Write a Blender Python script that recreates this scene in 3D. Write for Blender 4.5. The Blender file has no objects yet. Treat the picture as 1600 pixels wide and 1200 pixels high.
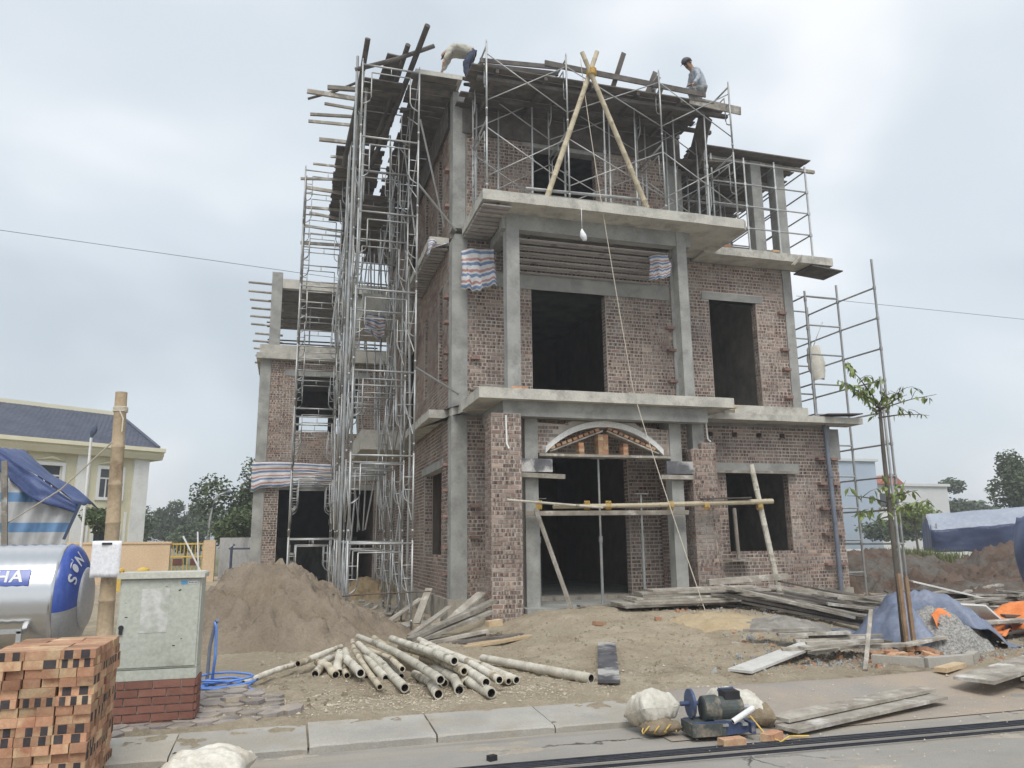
import bpy, bmesh, math, random
from mathutils import Vector, Matrix, noise
random.seed(7)
SC = bpy.context.scene
COL = SC.collection
R = math.radians
# ---------------------------------------------------------------- camera
YAW, TH, ROLL = R(16.2), R(11.6), R(0.62)
_fh = Vector((math.sin(YAW), math.cos(YAW), 0)); _rt = Vector((math.cos(YAW), -math.sin(YAW), 0)); _up = Vector((0, 0, 1))
_f = _fh * math.cos(TH) + _up * math.sin(TH); _u = -_fh * math.sin(TH) + _up * math.cos(TH)
_r2 = _rt * math.cos(ROLL) - _u * math.sin(ROLL); _u2 = _u * math.cos(ROLL) + _rt * math.sin(ROLL)
cd = bpy.data.cameras.new('camera'); cam = bpy.data.objects.new('camera', cd); COL.objects.link(cam)
m = Matrix.Identity(4)
for i in range(3):
    m[i][0], m[i][1], m[i][2] = _r2[i], _u2[i], -_f[i]
m[2][3] = 1.65
cam.matrix_world = m
cd.sensor_fit = 'HORIZONTAL'; cd.sensor_width = 36; cd.lens = 27.0; cd.clip_start = .05; cd.clip_end = 2000
SC.camera = cam
# ---------------------------------------------------------------- world: overcast sky
SKYLOC = (2.4, 3.1, .5)
SUN_EL, SUN_AZ = R(56), R(192)      # azimuth clockwise from +Y (from the street side, high)
W = bpy.data.worlds.new('World'); SC.world = W; W.use_nodes = True
nt = W.node_tree; nt.nodes.clear()
def wn(t, **k):
    n = nt.nodes.new(t)
    for a, b in k.items(): setattr(n, a, b)
    return n
wo = wn('ShaderNodeOutputWorld'); bg = wn('ShaderNodeBackground'); bg.inputs[1].default_value = 0.1
sky = wn('ShaderNodeTexSky', sky_type='NISHITA', sun_disc=False, sun_elevation=SUN_EL, sun_rotation=SUN_AZ, air_density=1.2, dust_density=3.0, ozone_density=1.0)
tc = wn('ShaderNodeTexCoord'); mp = wn('ShaderNodeMapping'); mp.inputs['Scale'].default_value = (1.0, 1.0, 1.9); mp.inputs['Location'].default_value = SKYLOC
n1 = wn('ShaderNodeTexNoise'); n1.inputs['Scale'].default_value = 1.7; n1.inputs['Detail'].default_value = 3.5; n1.inputs['Roughness'].default_value = .5; n1.inputs['Distortion'].default_value = .25
cr = wn('ShaderNodeValToRGB'); cr.color_ramp.interpolation = 'EASE'
e = cr.color_ramp.elements
e[0].position = .30; e[0].color = (.385, .43, .47, 1); e[1].position = .70; e[1].color = (.69, .70, .715, 1)
e.new(.48).color = (.475, .52, .56, 1)
sc = wn('ShaderNodeVectorMath', operation='SCALE'); sc.inputs['Scale'].default_value = 10.0
mx = wn('ShaderNodeMix', data_type='RGBA'); mx.inputs['Factor'].default_value = .9
L = nt.links.new
L(tc.outputs['Generated'], mp.inputs['Vector']); L(mp.outputs[0], n1.inputs['Vector']); L(n1.outputs['Fac'], cr.inputs[0])
L(cr.outputs[0], sc.inputs[0]); L(sky.outputs[0], mx.inputs[6]); L(sc.outputs[0], mx.inputs[7]); L(mx.outputs[2], bg.inputs[0]); L(bg.outputs[0], wo.inputs[0])
# ---------------------------------------------------------------- sun (veiled by cloud)
sd = bpy.data.lights.new('sun', 'SUN'); sd.energy = 1.5; sd.angle = R(30); sd.color = (1, .97, .92)
so = bpy.data.objects.new('sun', sd); COL.objects.link(so); so.location = (0, 0, 60)
sdir = Vector((math.sin(SUN_AZ) * math.cos(SUN_EL), math.cos(SUN_AZ) * math.cos(SUN_EL), math.sin(SUN_EL)))
so.rotation_euler = sdir.to_track_quat('Z', 'Y').to_euler()
# ---------------------------------------------------------------- view
vs = SC.view_settings; vs.view_transform = 'Standard'; vs.look = 'None'; vs.gamma = 1; vs.exposure = 0.70; vs.use_curve_mapping = False

# ================================================================ helpers
def rnd(a, b): return random.uniform(a, b)
class MB:
    """collects shapes (world coordinates), builds ONE mesh object"""
    def __init__(s): s.v = []; s.f = []; s.uv = []; s.mi = []; s.cm = 0
    def face(s, idx, uv=None): s.f.append(tuple(idx)); s.uv.append(uv); s.mi.append(s.cm)
    def box(s, c, d, rot=None, uv=None):
        c = Vector(c); b = len(s.v)
        for x in (-.5, .5):
            for y in (-.5, .5):
                for z in (-.5, .5):
                    p = Vector((x * d[0], y * d[1], z * d[2]))
                    if rot is not None: p = rot @ p
                    s.v.append(c + p)
        for q in ((0, 1, 3, 2), (4, 6, 7, 5), (0, 4, 5, 1), (2, 3, 7, 6), (0, 2, 6, 4), (1, 5, 7, 3)):
            s.face([b + i for i in q], uv)
        return s
    def bx(s, x0, x1, y0, y1, z0, z1): return s.box(((x0 + x1) / 2, (y0 + y1) / 2, (z0 + z1) / 2), (x1 - x0, y1 - y0, z1 - z0))
    def bar(s, p, q, w, h, up=(0, 0, 1)):
        """rectangular bar from p to q, w across, h along up"""
        p, q = Vector(p), Vector(q); d = (q - p); l = d.length; d.normalize()
        u = Vector(up); sd_ = d.cross(u)
        if sd_.length < 1e-4: sd_ = d.cross(Vector((1, 0, 0)))
        sd_.normalize(); u = sd_.cross(d)
        m3 = Matrix((d, sd_, u)).transposed()
        return s.box((p + q) / 2, (l, w, h), m3)
    def ring(s, c, t, r, n, ref=None):
        t = t.normalized(); a = ref if ref else (Vector((0, 0, 1)) if abs(t.z) < .9 else Vector((1, 0, 0)))
        x = t.cross(a).normalized(); y = t.cross(x)
        b = len(s.v)
        for i in range(n):
            g = 2 * math.pi * i / n
            s.v.append(c + x * (math.cos(g) * r) + y * (math.sin(g) * r))
        return b
    def tube(s, pts, r, n=8, caps=True, hollow=0):
        pts = [Vector(p) for p in pts]; k = len(pts)
        rs = r if isinstance(r, (list, tuple)) else [r] * k
        rings = []
        for i, p in enumerate(pts):
            t = (pts[min(i + 1, k - 1)] - pts[max(i - 1, 0)])
            rings.append(s.ring(p, t, rs[i], n))
        for a, b in zip(rings, rings[1:]):
            for i in range(n): s.face((a + i, a + (i + 1) % n, b + (i + 1) % n, b + i))
        if hollow:
            for (rg, p, t, rr, fl) in ((rings[0], pts[0], pts[1] - pts[0], rs[0], 1), (rings[-1], pts[-1], pts[-1] - pts[-2], rs[-1], -1)):
                t = t.normalized()
                a = s.ring(p, t, rr * hollow, n); b = s.ring(p + t * (.1 * fl), t, rr * hollow, n)
                om = s.cm
                for i in range(n): s.face((rg + i, a + i, a + (i + 1) % n, rg + (i + 1) % n) if fl > 0 else (rg + i, rg + (i + 1) % n, a + (i + 1) % n, a + i))
                s.cm = 1
                for i in range(n): s.face((a + i, b + i, b + (i + 1) % n, a + (i + 1) % n) if fl > 0 else (a + i, a + (i + 1) % n, b + (i + 1) % n, b + i))
                s.face([b + i for i in range(n)]); s.cm = om
        elif caps:
            s.face([rings[0] + i for i in reversed(range(n))]); s.face([rings[-1] + i for i in range(n)])
        return s
    def prism(s, poly, axis, a, b):
        """extrude a 2-D polygon: axis 'y' -> poly is (x,z), 'x' -> (y,z), 'z' -> (x,y)"""
        f = {'y': lambda p, t: (p[0], t, p[1]), 'x': lambda p, t: (t, p[0], p[1]), 'z': lambda p, t: (p[0], p[1], t)}[axis]
        n = len(poly); k = len(s.v)
        for t in (a, b):
            for p in poly: s.v.append(Vector(f(p, t)))
        s.face(list(range(k, k + n))); s.face(list(range(k + 2 * n - 1, k + n - 1, -1)))
        for i in range(n): s.face((k + i, k + n + i, k + n + (i + 1) % n, k + (i + 1) % n))
        return s
    def grid(s, fn, nu, nv):
        b = len(s.v)
        for j in range(nv + 1):
            for i in range(nu + 1): s.v.append(Vector(fn(i / nu, j / nv)))
        w = nu + 1
        for j in range(nv):
            for i in range(nu):
                a = b + j * w + i
                s.face((a, a + 1, a + w + 1, a + w), [(i / nu, j / nv), ((i + 1) / nu, j / nv), ((i + 1) / nu, (j + 1) / nv), (i / nu, (j + 1) / nv)])
        return s
    def mesh(s, name, mats, off, smooth, recalc):
        me = bpy.data.meshes.new(name)
        me.from_pydata([tuple(p - off) for p in s.v], [], s.f)
        for m_ in (mats if isinstance(mats, (list, tuple)) else [mats]): me.materials.append(m_)
        if any(s.mi): me.polygons.foreach_set('material_index', s.mi)
        if any(u is not None for u in s.uv):
            ul = me.uv_layers.new(name='UVMap'); flat = []
            for f_, u in zip(s.f, s.uv):
                if u is None: flat += [0., 0.] * len(f_)
                elif isinstance(u, tuple): flat += list(u) * len(f_)
                else:
                    for q in u: flat += [q[0], q[1]]
            ul.data.foreach_set('uv', flat)
        if recalc:
            bm = bmesh.new(); bm.from_mesh(me); bmesh.ops.recalc_face_normals(bm, faces=bm.faces); bm.to_mesh(me); bm.free()
        if smooth: me.polygons.foreach_set('use_smooth', [True] * len(me.polygons))
        me.update(); return me
    def build(s, name, mats, parent=None, smooth=False, recalc=True, org=None):
        off = Vector(parent['_w']) if (parent is not None and '_w' in parent) else Vector((0, 0, 0))
        if parent is None:
            if org is not None: off = Vector(org)
            else:
                xs = [p.x for p in s.v]; ys = [p.y for p in s.v]; zs = [p.z for p in s.v]
                off = Vector(((min(xs) + max(xs)) / 2, (min(ys) + max(ys)) / 2, min(zs)))
        o = bpy.data.objects.new(name, s.mesh(name, mats, off, smooth, recalc)); COL.objects.link(o)
        if parent is None: o.location = off
        else: o.parent = parent
        if parent is not None and '_w' in parent: o['_w'] = tuple(off)
        if smooth and smooth != 'full':
            md = o.modifiers.new('edge_split', 'EDGE_SPLIT'); md.split_angle = R(35)
        return o
def tag(o, label, cat, group=None):
    o['label'] = label; o['category'] = cat
    if group: o['group'] = group
    return o
def thing(name, label, cat, loc=(0, 0, 0), group=None):
    o = bpy.data.objects.new(name, None); COL.objects.link(o); o.location = loc; o['_w'] = tuple(loc); o.empty_display_size = .2
    return tag(o, label, cat, group)
def struct(o): o['kind'] = 'structure'; return o
def stuff(o): o['kind'] = 'stuff'; return o
def dup(o, parent=None, loc=None, rot=None, mesh_local=True):
    c = o.copy(); COL.objects.link(c); c.parent = parent
    if loc is not None: c.location = loc
    if rot is not None: c.rotation_euler = rot
    return c
def inst(name, me, parent, loc, rot=(0, 0, 0), scale=(1, 1, 1)):
    o = bpy.data.objects.new(name, me); COL.objects.link(o); o.parent = parent
    off = Vector(parent['_w']) if parent is not None else Vector((0, 0, 0))
    o.location = Vector(loc) - off; o.rotation_euler = rot; o.scale = scale
    return o
def fbm(x, y, z=0., o=4):
    return noise.fractal(Vector((x, y, z)), .6, 2.0, o)
def sstep(a, b, x):
    t = max(0, min(1, (x - a) / (b - a))); return t * t * (3 - 2 * t)

# ================================================================ materials
def lin(c): return tuple(((v / 12.92) if v <= .04045 else ((v + .055) / 1.055) ** 2.4) for v in [q / 255 for q in c])
class NT:
    def __init__(s, name):
        s.m = bpy.data.materials.new(name); s.m.use_nodes = True; s.t = s.m.node_tree; s.b = s.t.nodes['Principled BSDF']; s.out = s.t.nodes['Material Output']
    def n(s, t, **k):
        q = s.t.nodes.new(t)
        for a, b in k.items(): setattr(q, a, b)
        return q
    def l(s, a, b): s.t.links.new(a, b)
    def vec(s, stretch=(1, 1, 1), coord='Object'):
        tc = s.n('ShaderNodeTexCoord'); mp = s.n('ShaderNodeMapping'); mp.inputs['Scale'].default_value = stretch
        oi = s.n('ShaderNodeObjectInfo'); mu = s.n('ShaderNodeMath', operation='MULTIPLY'); mu.inputs[1].default_value = 57.
        s.l(oi.outputs['Random'], mu.inputs[0]); s.l(tc.outputs[coord], mp.inputs['Vector'])
        ad = s.n('ShaderNodeVectorMath', operation='ADD'); s.l(mp.outputs[0], ad.inputs[0]); s.l(mu.outputs[0], ad.inputs[1])
        s.oi = oi
        return ad.outputs[0]
    def noise(s, v, scale, detail=5, rough=.55):
        q = s.n('ShaderNodeTexNoise'); q.inputs['Scale'].default_value = scale; q.inputs['Detail'].default_value = detail; q.inputs['Roughness'].default_value = rough
        s.l(v, q.inputs['Vector']); return q.outputs['Fac']
    def ramp(s, f, stops):
        q = s.n('ShaderNodeValToRGB'); e = q.color_ramp.elements
        e[0].position, e[0].color = stops[0][0], (*stops[0][1], 1); e[1].position, e[1].color = stops[-1][0], (*stops[-1][1], 1)
        for p, c in stops[1:-1]: e.new(p).color = (*c, 1)
        s.l(f, q.inputs[0]); return q.outputs[0]
    def mask(s, f, a, b):
        q = s.n('ShaderNodeMapRange'); q.inputs[1].default_value = a; q.inputs[2].default_value = b; s.l(f, q.inputs[0]); return q.outputs[0]
    def mix(s, f, a, b, mode='MIX'):
        q = s.n('ShaderNodeMix', data_type='RGBA', blend_type=mode)
        for k, v in ((0, f), (6, a), (7, b)):
            if isinstance(v, (int, float)): q.inputs[k].default_value = v
            elif isinstance(v, tuple): q.inputs[k].default_value = (*v, 1)
            else: s.l(v, q.inputs[k])
        return q.outputs[2]
    def math(s, op, a, b=None):
        q = s.n('ShaderNodeMath', operation=op)
        for k, v in ((0, a), (1, b)):
            if v is None: continue
            if isinstance(v, (int, float)): q.inputs[k].default_value = v
            else: s.l(v, q.inputs[k])
        return q.outputs[0]
    def bump(s, f, st, dist=.02):
        q = s.n('ShaderNodeBump'); q.inputs['Strength'].default_value = st; q.inputs['Distance'].default_value = dist
        s.l(f, q.inputs['Height']); s.l(q.outputs[0], s.b.inputs['Normal'])
    def color(s, c): s.l(c, s.b.inputs['Base Color'])
def mat(name, c1, c2, scale=2., stretch=(1, 1, 1), rough=.85, metal=0., bump=.3, bscale=30., c3=None, s3=.8, m3=(.55, .7), vary=.12, spec=.3, dist=.01):
    """two-tone noise colour, optional patches of a third tone, per-object value change, fine relief"""
    k = NT(name); v = k.vec(stretch)
    c = k.ramp(k.noise(v, scale), [(.3, c1), (.7, c2)])
    if c3: c = k.mix(k.mask(k.noise(v, s3, 6, .65), *m3), c, c3)
    fine = k.noise(v, bscale, 4, .7)
    c = k.mix(.35, c, k.ramp(fine, [(.25, (.45, .45, .45)), (.75, (1.5, 1.5, 1.5))]), 'MULTIPLY')
    if vary:
        hv = k.n('ShaderNodeHueSaturation'); k.l(c, hv.inputs['Color']); k.l(k.mask(k.oi.outputs['Random'], 0, 1), hv.inputs['Value'])
        mr = k.n('ShaderNodeMapRange'); mr.inputs[3].default_value = 1 - vary; mr.inputs[4].default_value = 1 + vary; k.l(k.oi.outputs['Random'], mr.inputs[0]); k.l(mr.outputs[0], hv.inputs['Value'])
        c = hv.outputs[0]
    k.color(c); k.b.inputs['Roughness'].default_value = rough; k.b.inputs['Metallic'].default_value = metal; k.b.inputs['Specular IOR Level'].default_value = spec
    if bump: k.bump(fine, bump, dist)
    return k.m
m_conc = mat('cast_concrete', (.26, .262, .25), (.40, .40, .375), 1.8, rough=.9, bump=.4, bscale=45, c3=(.20, .198, .188), s3=2.3, m3=(.48, .74), vary=.05)
m_conc_lt = mat('fresh_slab_concrete', (.42, .41, .37), (.56, .54, .48), 2.2, rough=.92, bump=.5, bscale=38, c3=(.26, .25, .225), s3=2.8, m3=(.48, .72), vary=.05)
m_mortar = mat('mortar', (.43, .395, .355), (.57, .53, .475), 3., rough=.95, bump=.6, bscale=60, c3=(.26, .235, .215), s3=.6, m3=(.5, .68), vary=0)
m_plinth = mat('rendered_plinth', (.30, .27, .22), (.46, .43, .37), 2.2, (1, 1, .5), rough=.95, bump=.9, bscale=22, c3=(.17, .15, .13), s3=2.4, m3=(.52, .66), vary=0, dist=.03)
m_steel = mat('galvanised_tube', (.30, .31, .31), (.48, .49, .49), 5., rough=.5, metal=.55, bump=.1, bscale=60, c3=(.42, .41, .38), s3=3., m3=(.5, .6), vary=.18, spec=.5)
m_rust = mat('rusty_tube', (.09, .075, .065), (.20, .16, .13), 6., rough=.7, metal=.3, bump=.2, bscale=60, vary=.15)
m_wood = mat('weathered_plank', (.20, .175, .145), (.40, .37, .32), 4., (1., 1., 1.), rough=.9, bump=.5, bscale=28, c3=(.55, .53, .49), s3=3.2, m3=(.54, .68), vary=.28)
m_wood_dk = mat('old_formwork_timber', (.075, .065, .06), (.16, .145, .13), 4., rough=.9, bump=.5, bscale=30, vary=.3)
m_wood_new = mat('raw_timber', (.42, .31, .19), (.56, .44, .29), 5., rough=.85, bump=.3, bscale=30, vary=.15)
m_bamboo = mat('grey_bamboo', (.42, .39, .32), (.62, .59, .51), 4., rough=.75, bump=.25, bscale=30, c3=(.20, .18, .14), s3=6., m3=(.56, .68), vary=.12)
m_bamboo_y = mat('yellow_bamboo', (.40, .34, .235), (.54, .475, .345), 5., rough=.6, bump=.2, bscale=40, c3=(.26, .20, .12), s3=5., m3=(.58, .68), vary=.1, spec=.4)
m_hole = mat('dark_inside', (.02, .016, .012), (.05, .04, .03), 9., vary=0, bump=0)
m_film = mat('film_faced_board', (.07, .07, .08), (.16, .16, .17), 3., rough=.45, bump=.2, bscale=30, c3=(.48, .47, .45), s3=1.6, m3=(.5, .6), vary=.1, spec=.5)
def road_mat():
    k = NT('road_surface'); v = k.vec(); vs2 = k.vec((.12, 1.4, 1))
    c = k.ramp(k.noise(v, .8, 6, .6), [(.3, (.265, .25, .228)), (.7, (.345, .325, .295))])
    c = k.mix(k.math('MULTIPLY', k.mask(k.noise(vs2, 1.3, 6, .65), .48, .66), .8), c, (.40, .35, .28))
    c = k.mix(k.math('MULTIPLY', k.mask(k.noise(vs2, 2.1, 5, .6), .56, .7), .5), c, (.16, .15, .14))
    vo = k.n('ShaderNodeTexVoronoi', feature='DISTANCE_TO_EDGE'); vo.inputs['Scale'].default_value = .55; w = k.n('ShaderNodeVectorMath', operation='ADD'); nz = k.n('ShaderNodeTexNoise'); nz.inputs['Scale'].default_value = 2.2; nz.inputs['Detail'].default_value = 5; k.l(v, nz.inputs['Vector']); sc_ = k.n('ShaderNodeVectorMath', operation='SCALE'); sc_.inputs['Scale'].default_value = .35; k.l(nz.outputs['Color'], sc_.inputs[0]); k.l(v, w.inputs[0]); k.l(sc_.outputs[0], w.inputs[1]); k.l(w.outputs[0], vo.inputs['Vector'])
    cr = k.math('MULTIPLY', k.mask(vo.outputs['Distance'], .006, .001), k.mask(k.noise(v, .5, 3), .5, .6))
    c = k.mix(cr, c, (.08, .075, .07)); fine = k.noise(v, 120., 5, .75)
    c = k.mix(.45, c, k.ramp(fine, [(.25, (.5, .5, .5)), (.75, (1.45, 1.45, 1.45))]), 'MULTIPLY')
    k.color(c); k.b.inputs['Roughness'].default_value = .93; k.b.inputs['Specular IOR Level'].default_value = .2; k.bump(fine, .5, .01); return k.m
m_asph = road_mat()
m_bamboo_b = mat('tan_grey_bamboo', (.36, .31, .23), (.55, .49, .38), 4., rough=.75, bump=.25, bscale=30, c3=(.17, .14, .10), s3=5., m3=(.52, .64), vary=.15)
m_bamboo_c = mat('pale_muddy_bamboo', (.50, .47, .40), (.68, .65, .57), 3., rough=.8, bump=.25, bscale=30, c3=(.30, .25, .18), s3=3., m3=(.5, .6), vary=.12)
m_kerb = mat('kerb_concrete', (.33, .315, .285), (.44, .42, .38), 2., rough=.92, bump=.4, bscale=70, c3=(.36, .325, .27), s3=1.4, m3=(.5, .66), vary=.08)
m_paver = mat('hex_paver_red_grey', (.22, .195, .185), (.33, .295, .27), 6., rough=.9, bump=.4, bscale=70, c3=(.42, .36, .28), s3=4., m3=(.48, .66), vary=.2)
m_sand = mat('sand', (.185, .15, .112), (.30, .248, .19), .9, rough=1, bump=.8, bscale=26, c3=(.225, .18, .13), s3=1.2, m3=(.5, .62), vary=0, dist=.03)
m_soil = mat('brown_soil', (.085, .058, .043), (.16, .115, .09), 1.3, rough=1, bump=1., bscale=9, c3=(.14, .135, .12), s3=.7, m3=(.5, .64), vary=0, dist=.06)
m_white = mat('white_render', (.70, .70, .68), (.79, .79, .77), 1., bump=.1, bscale=30, c3=(.58, .575, .55), s3=.7, m3=(.52, .7), vary=0)
m_cream = mat('cream_render', (.58, .545, .385), (.66, .62, .45), 1., bump=.1, bscale=30, c3=(.49, .455, .32), s3=.6, m3=(.52, .7), vary=0)
m_cream2 = mat('pale_yellow_cornice', (.70, .66, .49), (.76, .72, .55), 1., bump=.1, bscale=30, vary=0)
m_glass = mat('dark_window_pane', (.03, .035, .042), (.06, .07, .08), 2., rough=.12, bump=0, vary=.2, spec=.6)
m_frame = mat('white_window_frame', (.70, .71, .71), (.78, .78, .78), 2., bump=0, vary=0, rough=.5)
m_ochre = mat('peach_wall_paint', (.62, .46, .30), (.70, .54, .37), 1., bump=.1, bscale=20, vary=0)
m_gold = mat('yellow_block_paint', (.62, .42, .08), (.68, .48, .12), 2., bump=.1, vary=0)
m_grey_wall = mat('stained_grey_render', (.33, .33, .33), (.50, .50, .49), .9, (1, 1, .35), bump=.3, bscale=20, c3=(.20, .20, .20), s3=1.2, m3=(.53, .7), vary=0)
m_dkblue = mat('dark_blue_paint', (.04, .06, .10), (.07, .09, .14), 3., rough=.5, bump=0, vary=.1)
m_leaf = mat('leaf_green', (.055, .085, .03), (.12, .16, .06), 3., rough=.6, bump=0, vary=.25, spec=.4)
m_leaf_y = mat('leaf_light', (.15, .20, .06), (.24, .29, .10), 3., rough=.5, bump=0, vary=.3, spec=.4)
m_leaf_far = mat('leaf_far', (.06, .085, .045), (.115, .15, .08), .6, rough=.8, bump=0, vary=.15)
m_bark = mat('bark', (.075, .065, .055), (.15, .135, .115), 8., (1, 1, .3), bump=.6, bscale=30, vary=.1)
m_red_brick = mat('new_red_brick', (.33, .16, .095), (.50, .30, .19), 4., rough=.9, bump=.4, bscale=50, c3=(.50, .36, .22), s3=2.2, m3=(.50, .60), vary=.3)
m_tile = mat('plinth_facing_brick', (.19, .085, .065), (.25, .12, .09), 5., rough=.8, bump=.3, bscale=50, vary=.12)
m_burnt = mat('kiln_burnt_brick_mark', (.035, .03, .035), (.075, .065, .065), 9., rough=.85, bump=.3, bscale=50, vary=.2)
m_cab = mat('grey_green_enamel', (.42, .44, .385), (.47, .49, .43), 1.4, rough=.5, bump=.05, bscale=30, c3=(.34, .345, .30), s3=3., m3=(.62, .72), vary=0, spec=.45)
m_cab_top = mat('pale_lid_enamel', (.50, .50, .44), (.57, .565, .50), 2., rough=.5, bump=.1, bscale=30, c3=(.38, .36, .31), s3=4., m3=(.58, .68), vary=0, spec=.4)
m_sack = mat('woven_sack', (.52, .49, .42), (.68, .65, .58), 3., rough=.7, bump=.9, bscale=26, c3=(.42, .36, .27), s3=2.5, m3=(.55, .72), vary=.1)
m_sack_mud = mat('muddy_sack_mouth', (.19, .15, .10), (.33, .27, .19), 6., rough=.9, bump=.6, bscale=40, vary=.1)
m_rope = mat('pale_rope', (.55, .50, .40), (.68, .62, .52), 20., bump=.3, bscale=200, vary=.1)
m_ropey = mat('yellow_twine', (.62, .40, .10), (.74, .52, .18), 20., bump=.2, bscale=200, vary=.1)
m_hose = mat('blue_hose', (.10, .22, .58), (.14, .28, .66), 5., rough=.35, bump=0, vary=.05, spec=.5)
m_black = mat('black_rubber', (.02, .02, .022), (.04, .04, .045), 6., rough=.6, bump=.1, vary=.1)
m_paper = mat('paper_sheet', (.74, .75, .78), (.80, .81, .84), 2., rough=.8, bump=.05, vary=0)
m_pvc = mat('grey_plastic_pipe', (.13, .15, .19), (.18, .20, .245), 4., rough=.45, bump=0, vary=0, spec=.5)
m_rebar = mat('new_rebar', (.02, .023, .03), (.05, .055, .07), 9., rough=.45, metal=.5, bump=.4, bscale=140, vary=.15)
m_grass = mat('grass_blade', (.10, .125, .04), (.20, .22, .09), 2., rough=.7, bump=0, vary=.1)
m_gravel = mat('gravel', (.13, .127, .12), (.48, .47, .445), 34., rough=.95, bump=.6, bscale=60, vary=.1)
m_pebble = mat('pale_stone_chips', (.38, .33, .26), (.60, .54, .43), 5., rough=.95, bump=.3, bscale=60, vary=.1)

def brick_mat():
    """wall brick: UV.x runs along the brick, UV.y is the brick's own number; dark kiln marks, smeared mortar"""
    k = NT('wall_brick'); uvn = k.n('ShaderNodeUVMap'); uvn.uv_map = 'UVMap'
    sp = k.n('ShaderNodeSeparateXYZ'); k.l(uvn.outputs[0], sp.inputs[0]); u, r = sp.outputs[0], sp.outputs[1]
    v = k.vec()
    base = k.ramp(r, [(.0, (.225, .15, .122)), (.3, (.28, .192, .158)), (.55, (.345, .25, .205)), (.8, (.255, .182, .152)), (1., (.41, .305, .24))])
    r2 = k.math('FRACT', k.math('MULTIPLY', r, 7.31)); r3 = k.math('FRACT', k.math('MULTIPLY', r, 23.7))
    cnt = k.math('ADD', k.math('FLOOR', k.math('MULTIPLY', r3, 2.6)), 2.)
    w = k.math('FRACT', k.math('ADD', k.math('MULTIPLY', u, cnt), .1))
    on = k.math('MULTIPLY', k.math('GREATER_THAN', w, .46), k.math('GREATER_THAN', r2, .2))
    on = k.math('MULTIPLY', on, k.mask(k.noise(v, 9., 3), .34, .5))
    c = k.mix(k.math('MULTIPLY', on, .86), base, (.05, .042, .045))
    sm = k.mask(k.noise(v, 2.3, 6, .7), .44, .68)
    c = k.mix(k.math('MULTIPLY', sm, .6), c, (.36, .315, .28))
    c = k.mix(k.math('MULTIPLY', k.mask(k.noise(v, .8, 7, .7), .52, .66), .7), c, (.40, .36, .325))
    st = k.noise(v, .55, 6, .65)
    c = k.mix(.75, c, k.ramp(st, [(.3, (.55, .55, .56)), (.5, (1., 1., 1.)), (.7, (1.35, 1.32, 1.27))]), 'MULTIPLY')
    fine = k.noise(v, 55., 4, .7)
    c = k.mix(.4, c, k.ramp(fine, [(.25, (.5, .5, .5)), (.75, (1.4, 1.4, 1.4))]), 'MULTIPLY')
    k.color(c); k.b.inputs['Roughness'].default_value = .95; k.b.inputs['Specular IOR Level'].default_value = .2
    k.bump(fine, .5, .008); return k.m
m_brick = brick_mat()
def stripe_mat(name, cols, freq, trans=.0, rough=.45, weave=True):
    """woven plastic sheet with printed stripes along V"""
    k = NT(name); uvn = k.n('ShaderNodeUVMap'); sp = k.n('ShaderNodeSeparateXYZ'); k.l(uvn.outputs[0], sp.inputs[0])
    f = k.math('FRACT', k.math('MULTIPLY', sp.outputs[1], freq))
    q = k.n('ShaderNodeValToRGB'); q.color_ramp.interpolation = 'CONSTANT'; e = q.color_ramp.elements
    e[0].position, e[0].color = 0, (*cols[0][1], 1); e[1].position, e[1].color = cols[1][0], (*cols[1][1], 1)
    for p, c in cols[2:]: e.new(p).color = (*c, 1)
    k.l(f, q.inputs[0]); v = k.vec(); nz = k.noise(v, 3., 5)
    c = k.mix(.5, q.outputs[0], k.ramp(nz, [(.3, (.6, .6, .6)), (.7, (1.25, 1.25, 1.25))]), 'MULTIPLY')
    k.color(c); k.b.inputs['Roughness'].default_value = rough
    k.bump(k.noise(v, 9., 5, .7), .35, .03); return k.m
W_, B_, R_ = (.62, .62, .62), (.14, .21, .36), (.44, .22, .19)
m_stripe = stripe_mat('striped_tarp', [(0, W_), (.14, B_), (.40, W_), (.56, R_), (.78, W_)], 3.6)
m_stripe_b = stripe_mat('clear_blue_striped_tarp', [(0, (.50, .50, .50)), (.55, (.14, .27, .47)), (.86, (.50, .50, .50))], 6.6, rough=.3)
m_tarp = mat('blue_tarp', (.04, .065, .18), (.075, .11, .25), 2., rough=.5, bump=.4, bscale=12, vary=.05, spec=.5, dist=.03)
m_tarp_lt = mat('faded_blue_tarp', (.14, .17, .25), (.22, .255, .345), 2.5, rough=.45, bump=.4, bscale=14, vary=.05, spec=.5, dist=.03)
m_tarp_dk = mat('navy_tarp', (.014, .026, .08), (.03, .05, .125), .8, rough=.5, bump=.4, bscale=6, vary=.05, spec=.5, dist=.04)
m_orange = mat('orange_tarp', (.70, .20, .055), (.82, .29, .10), 3., rough=.5, bump=.3, bscale=12, vary=.05)

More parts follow.
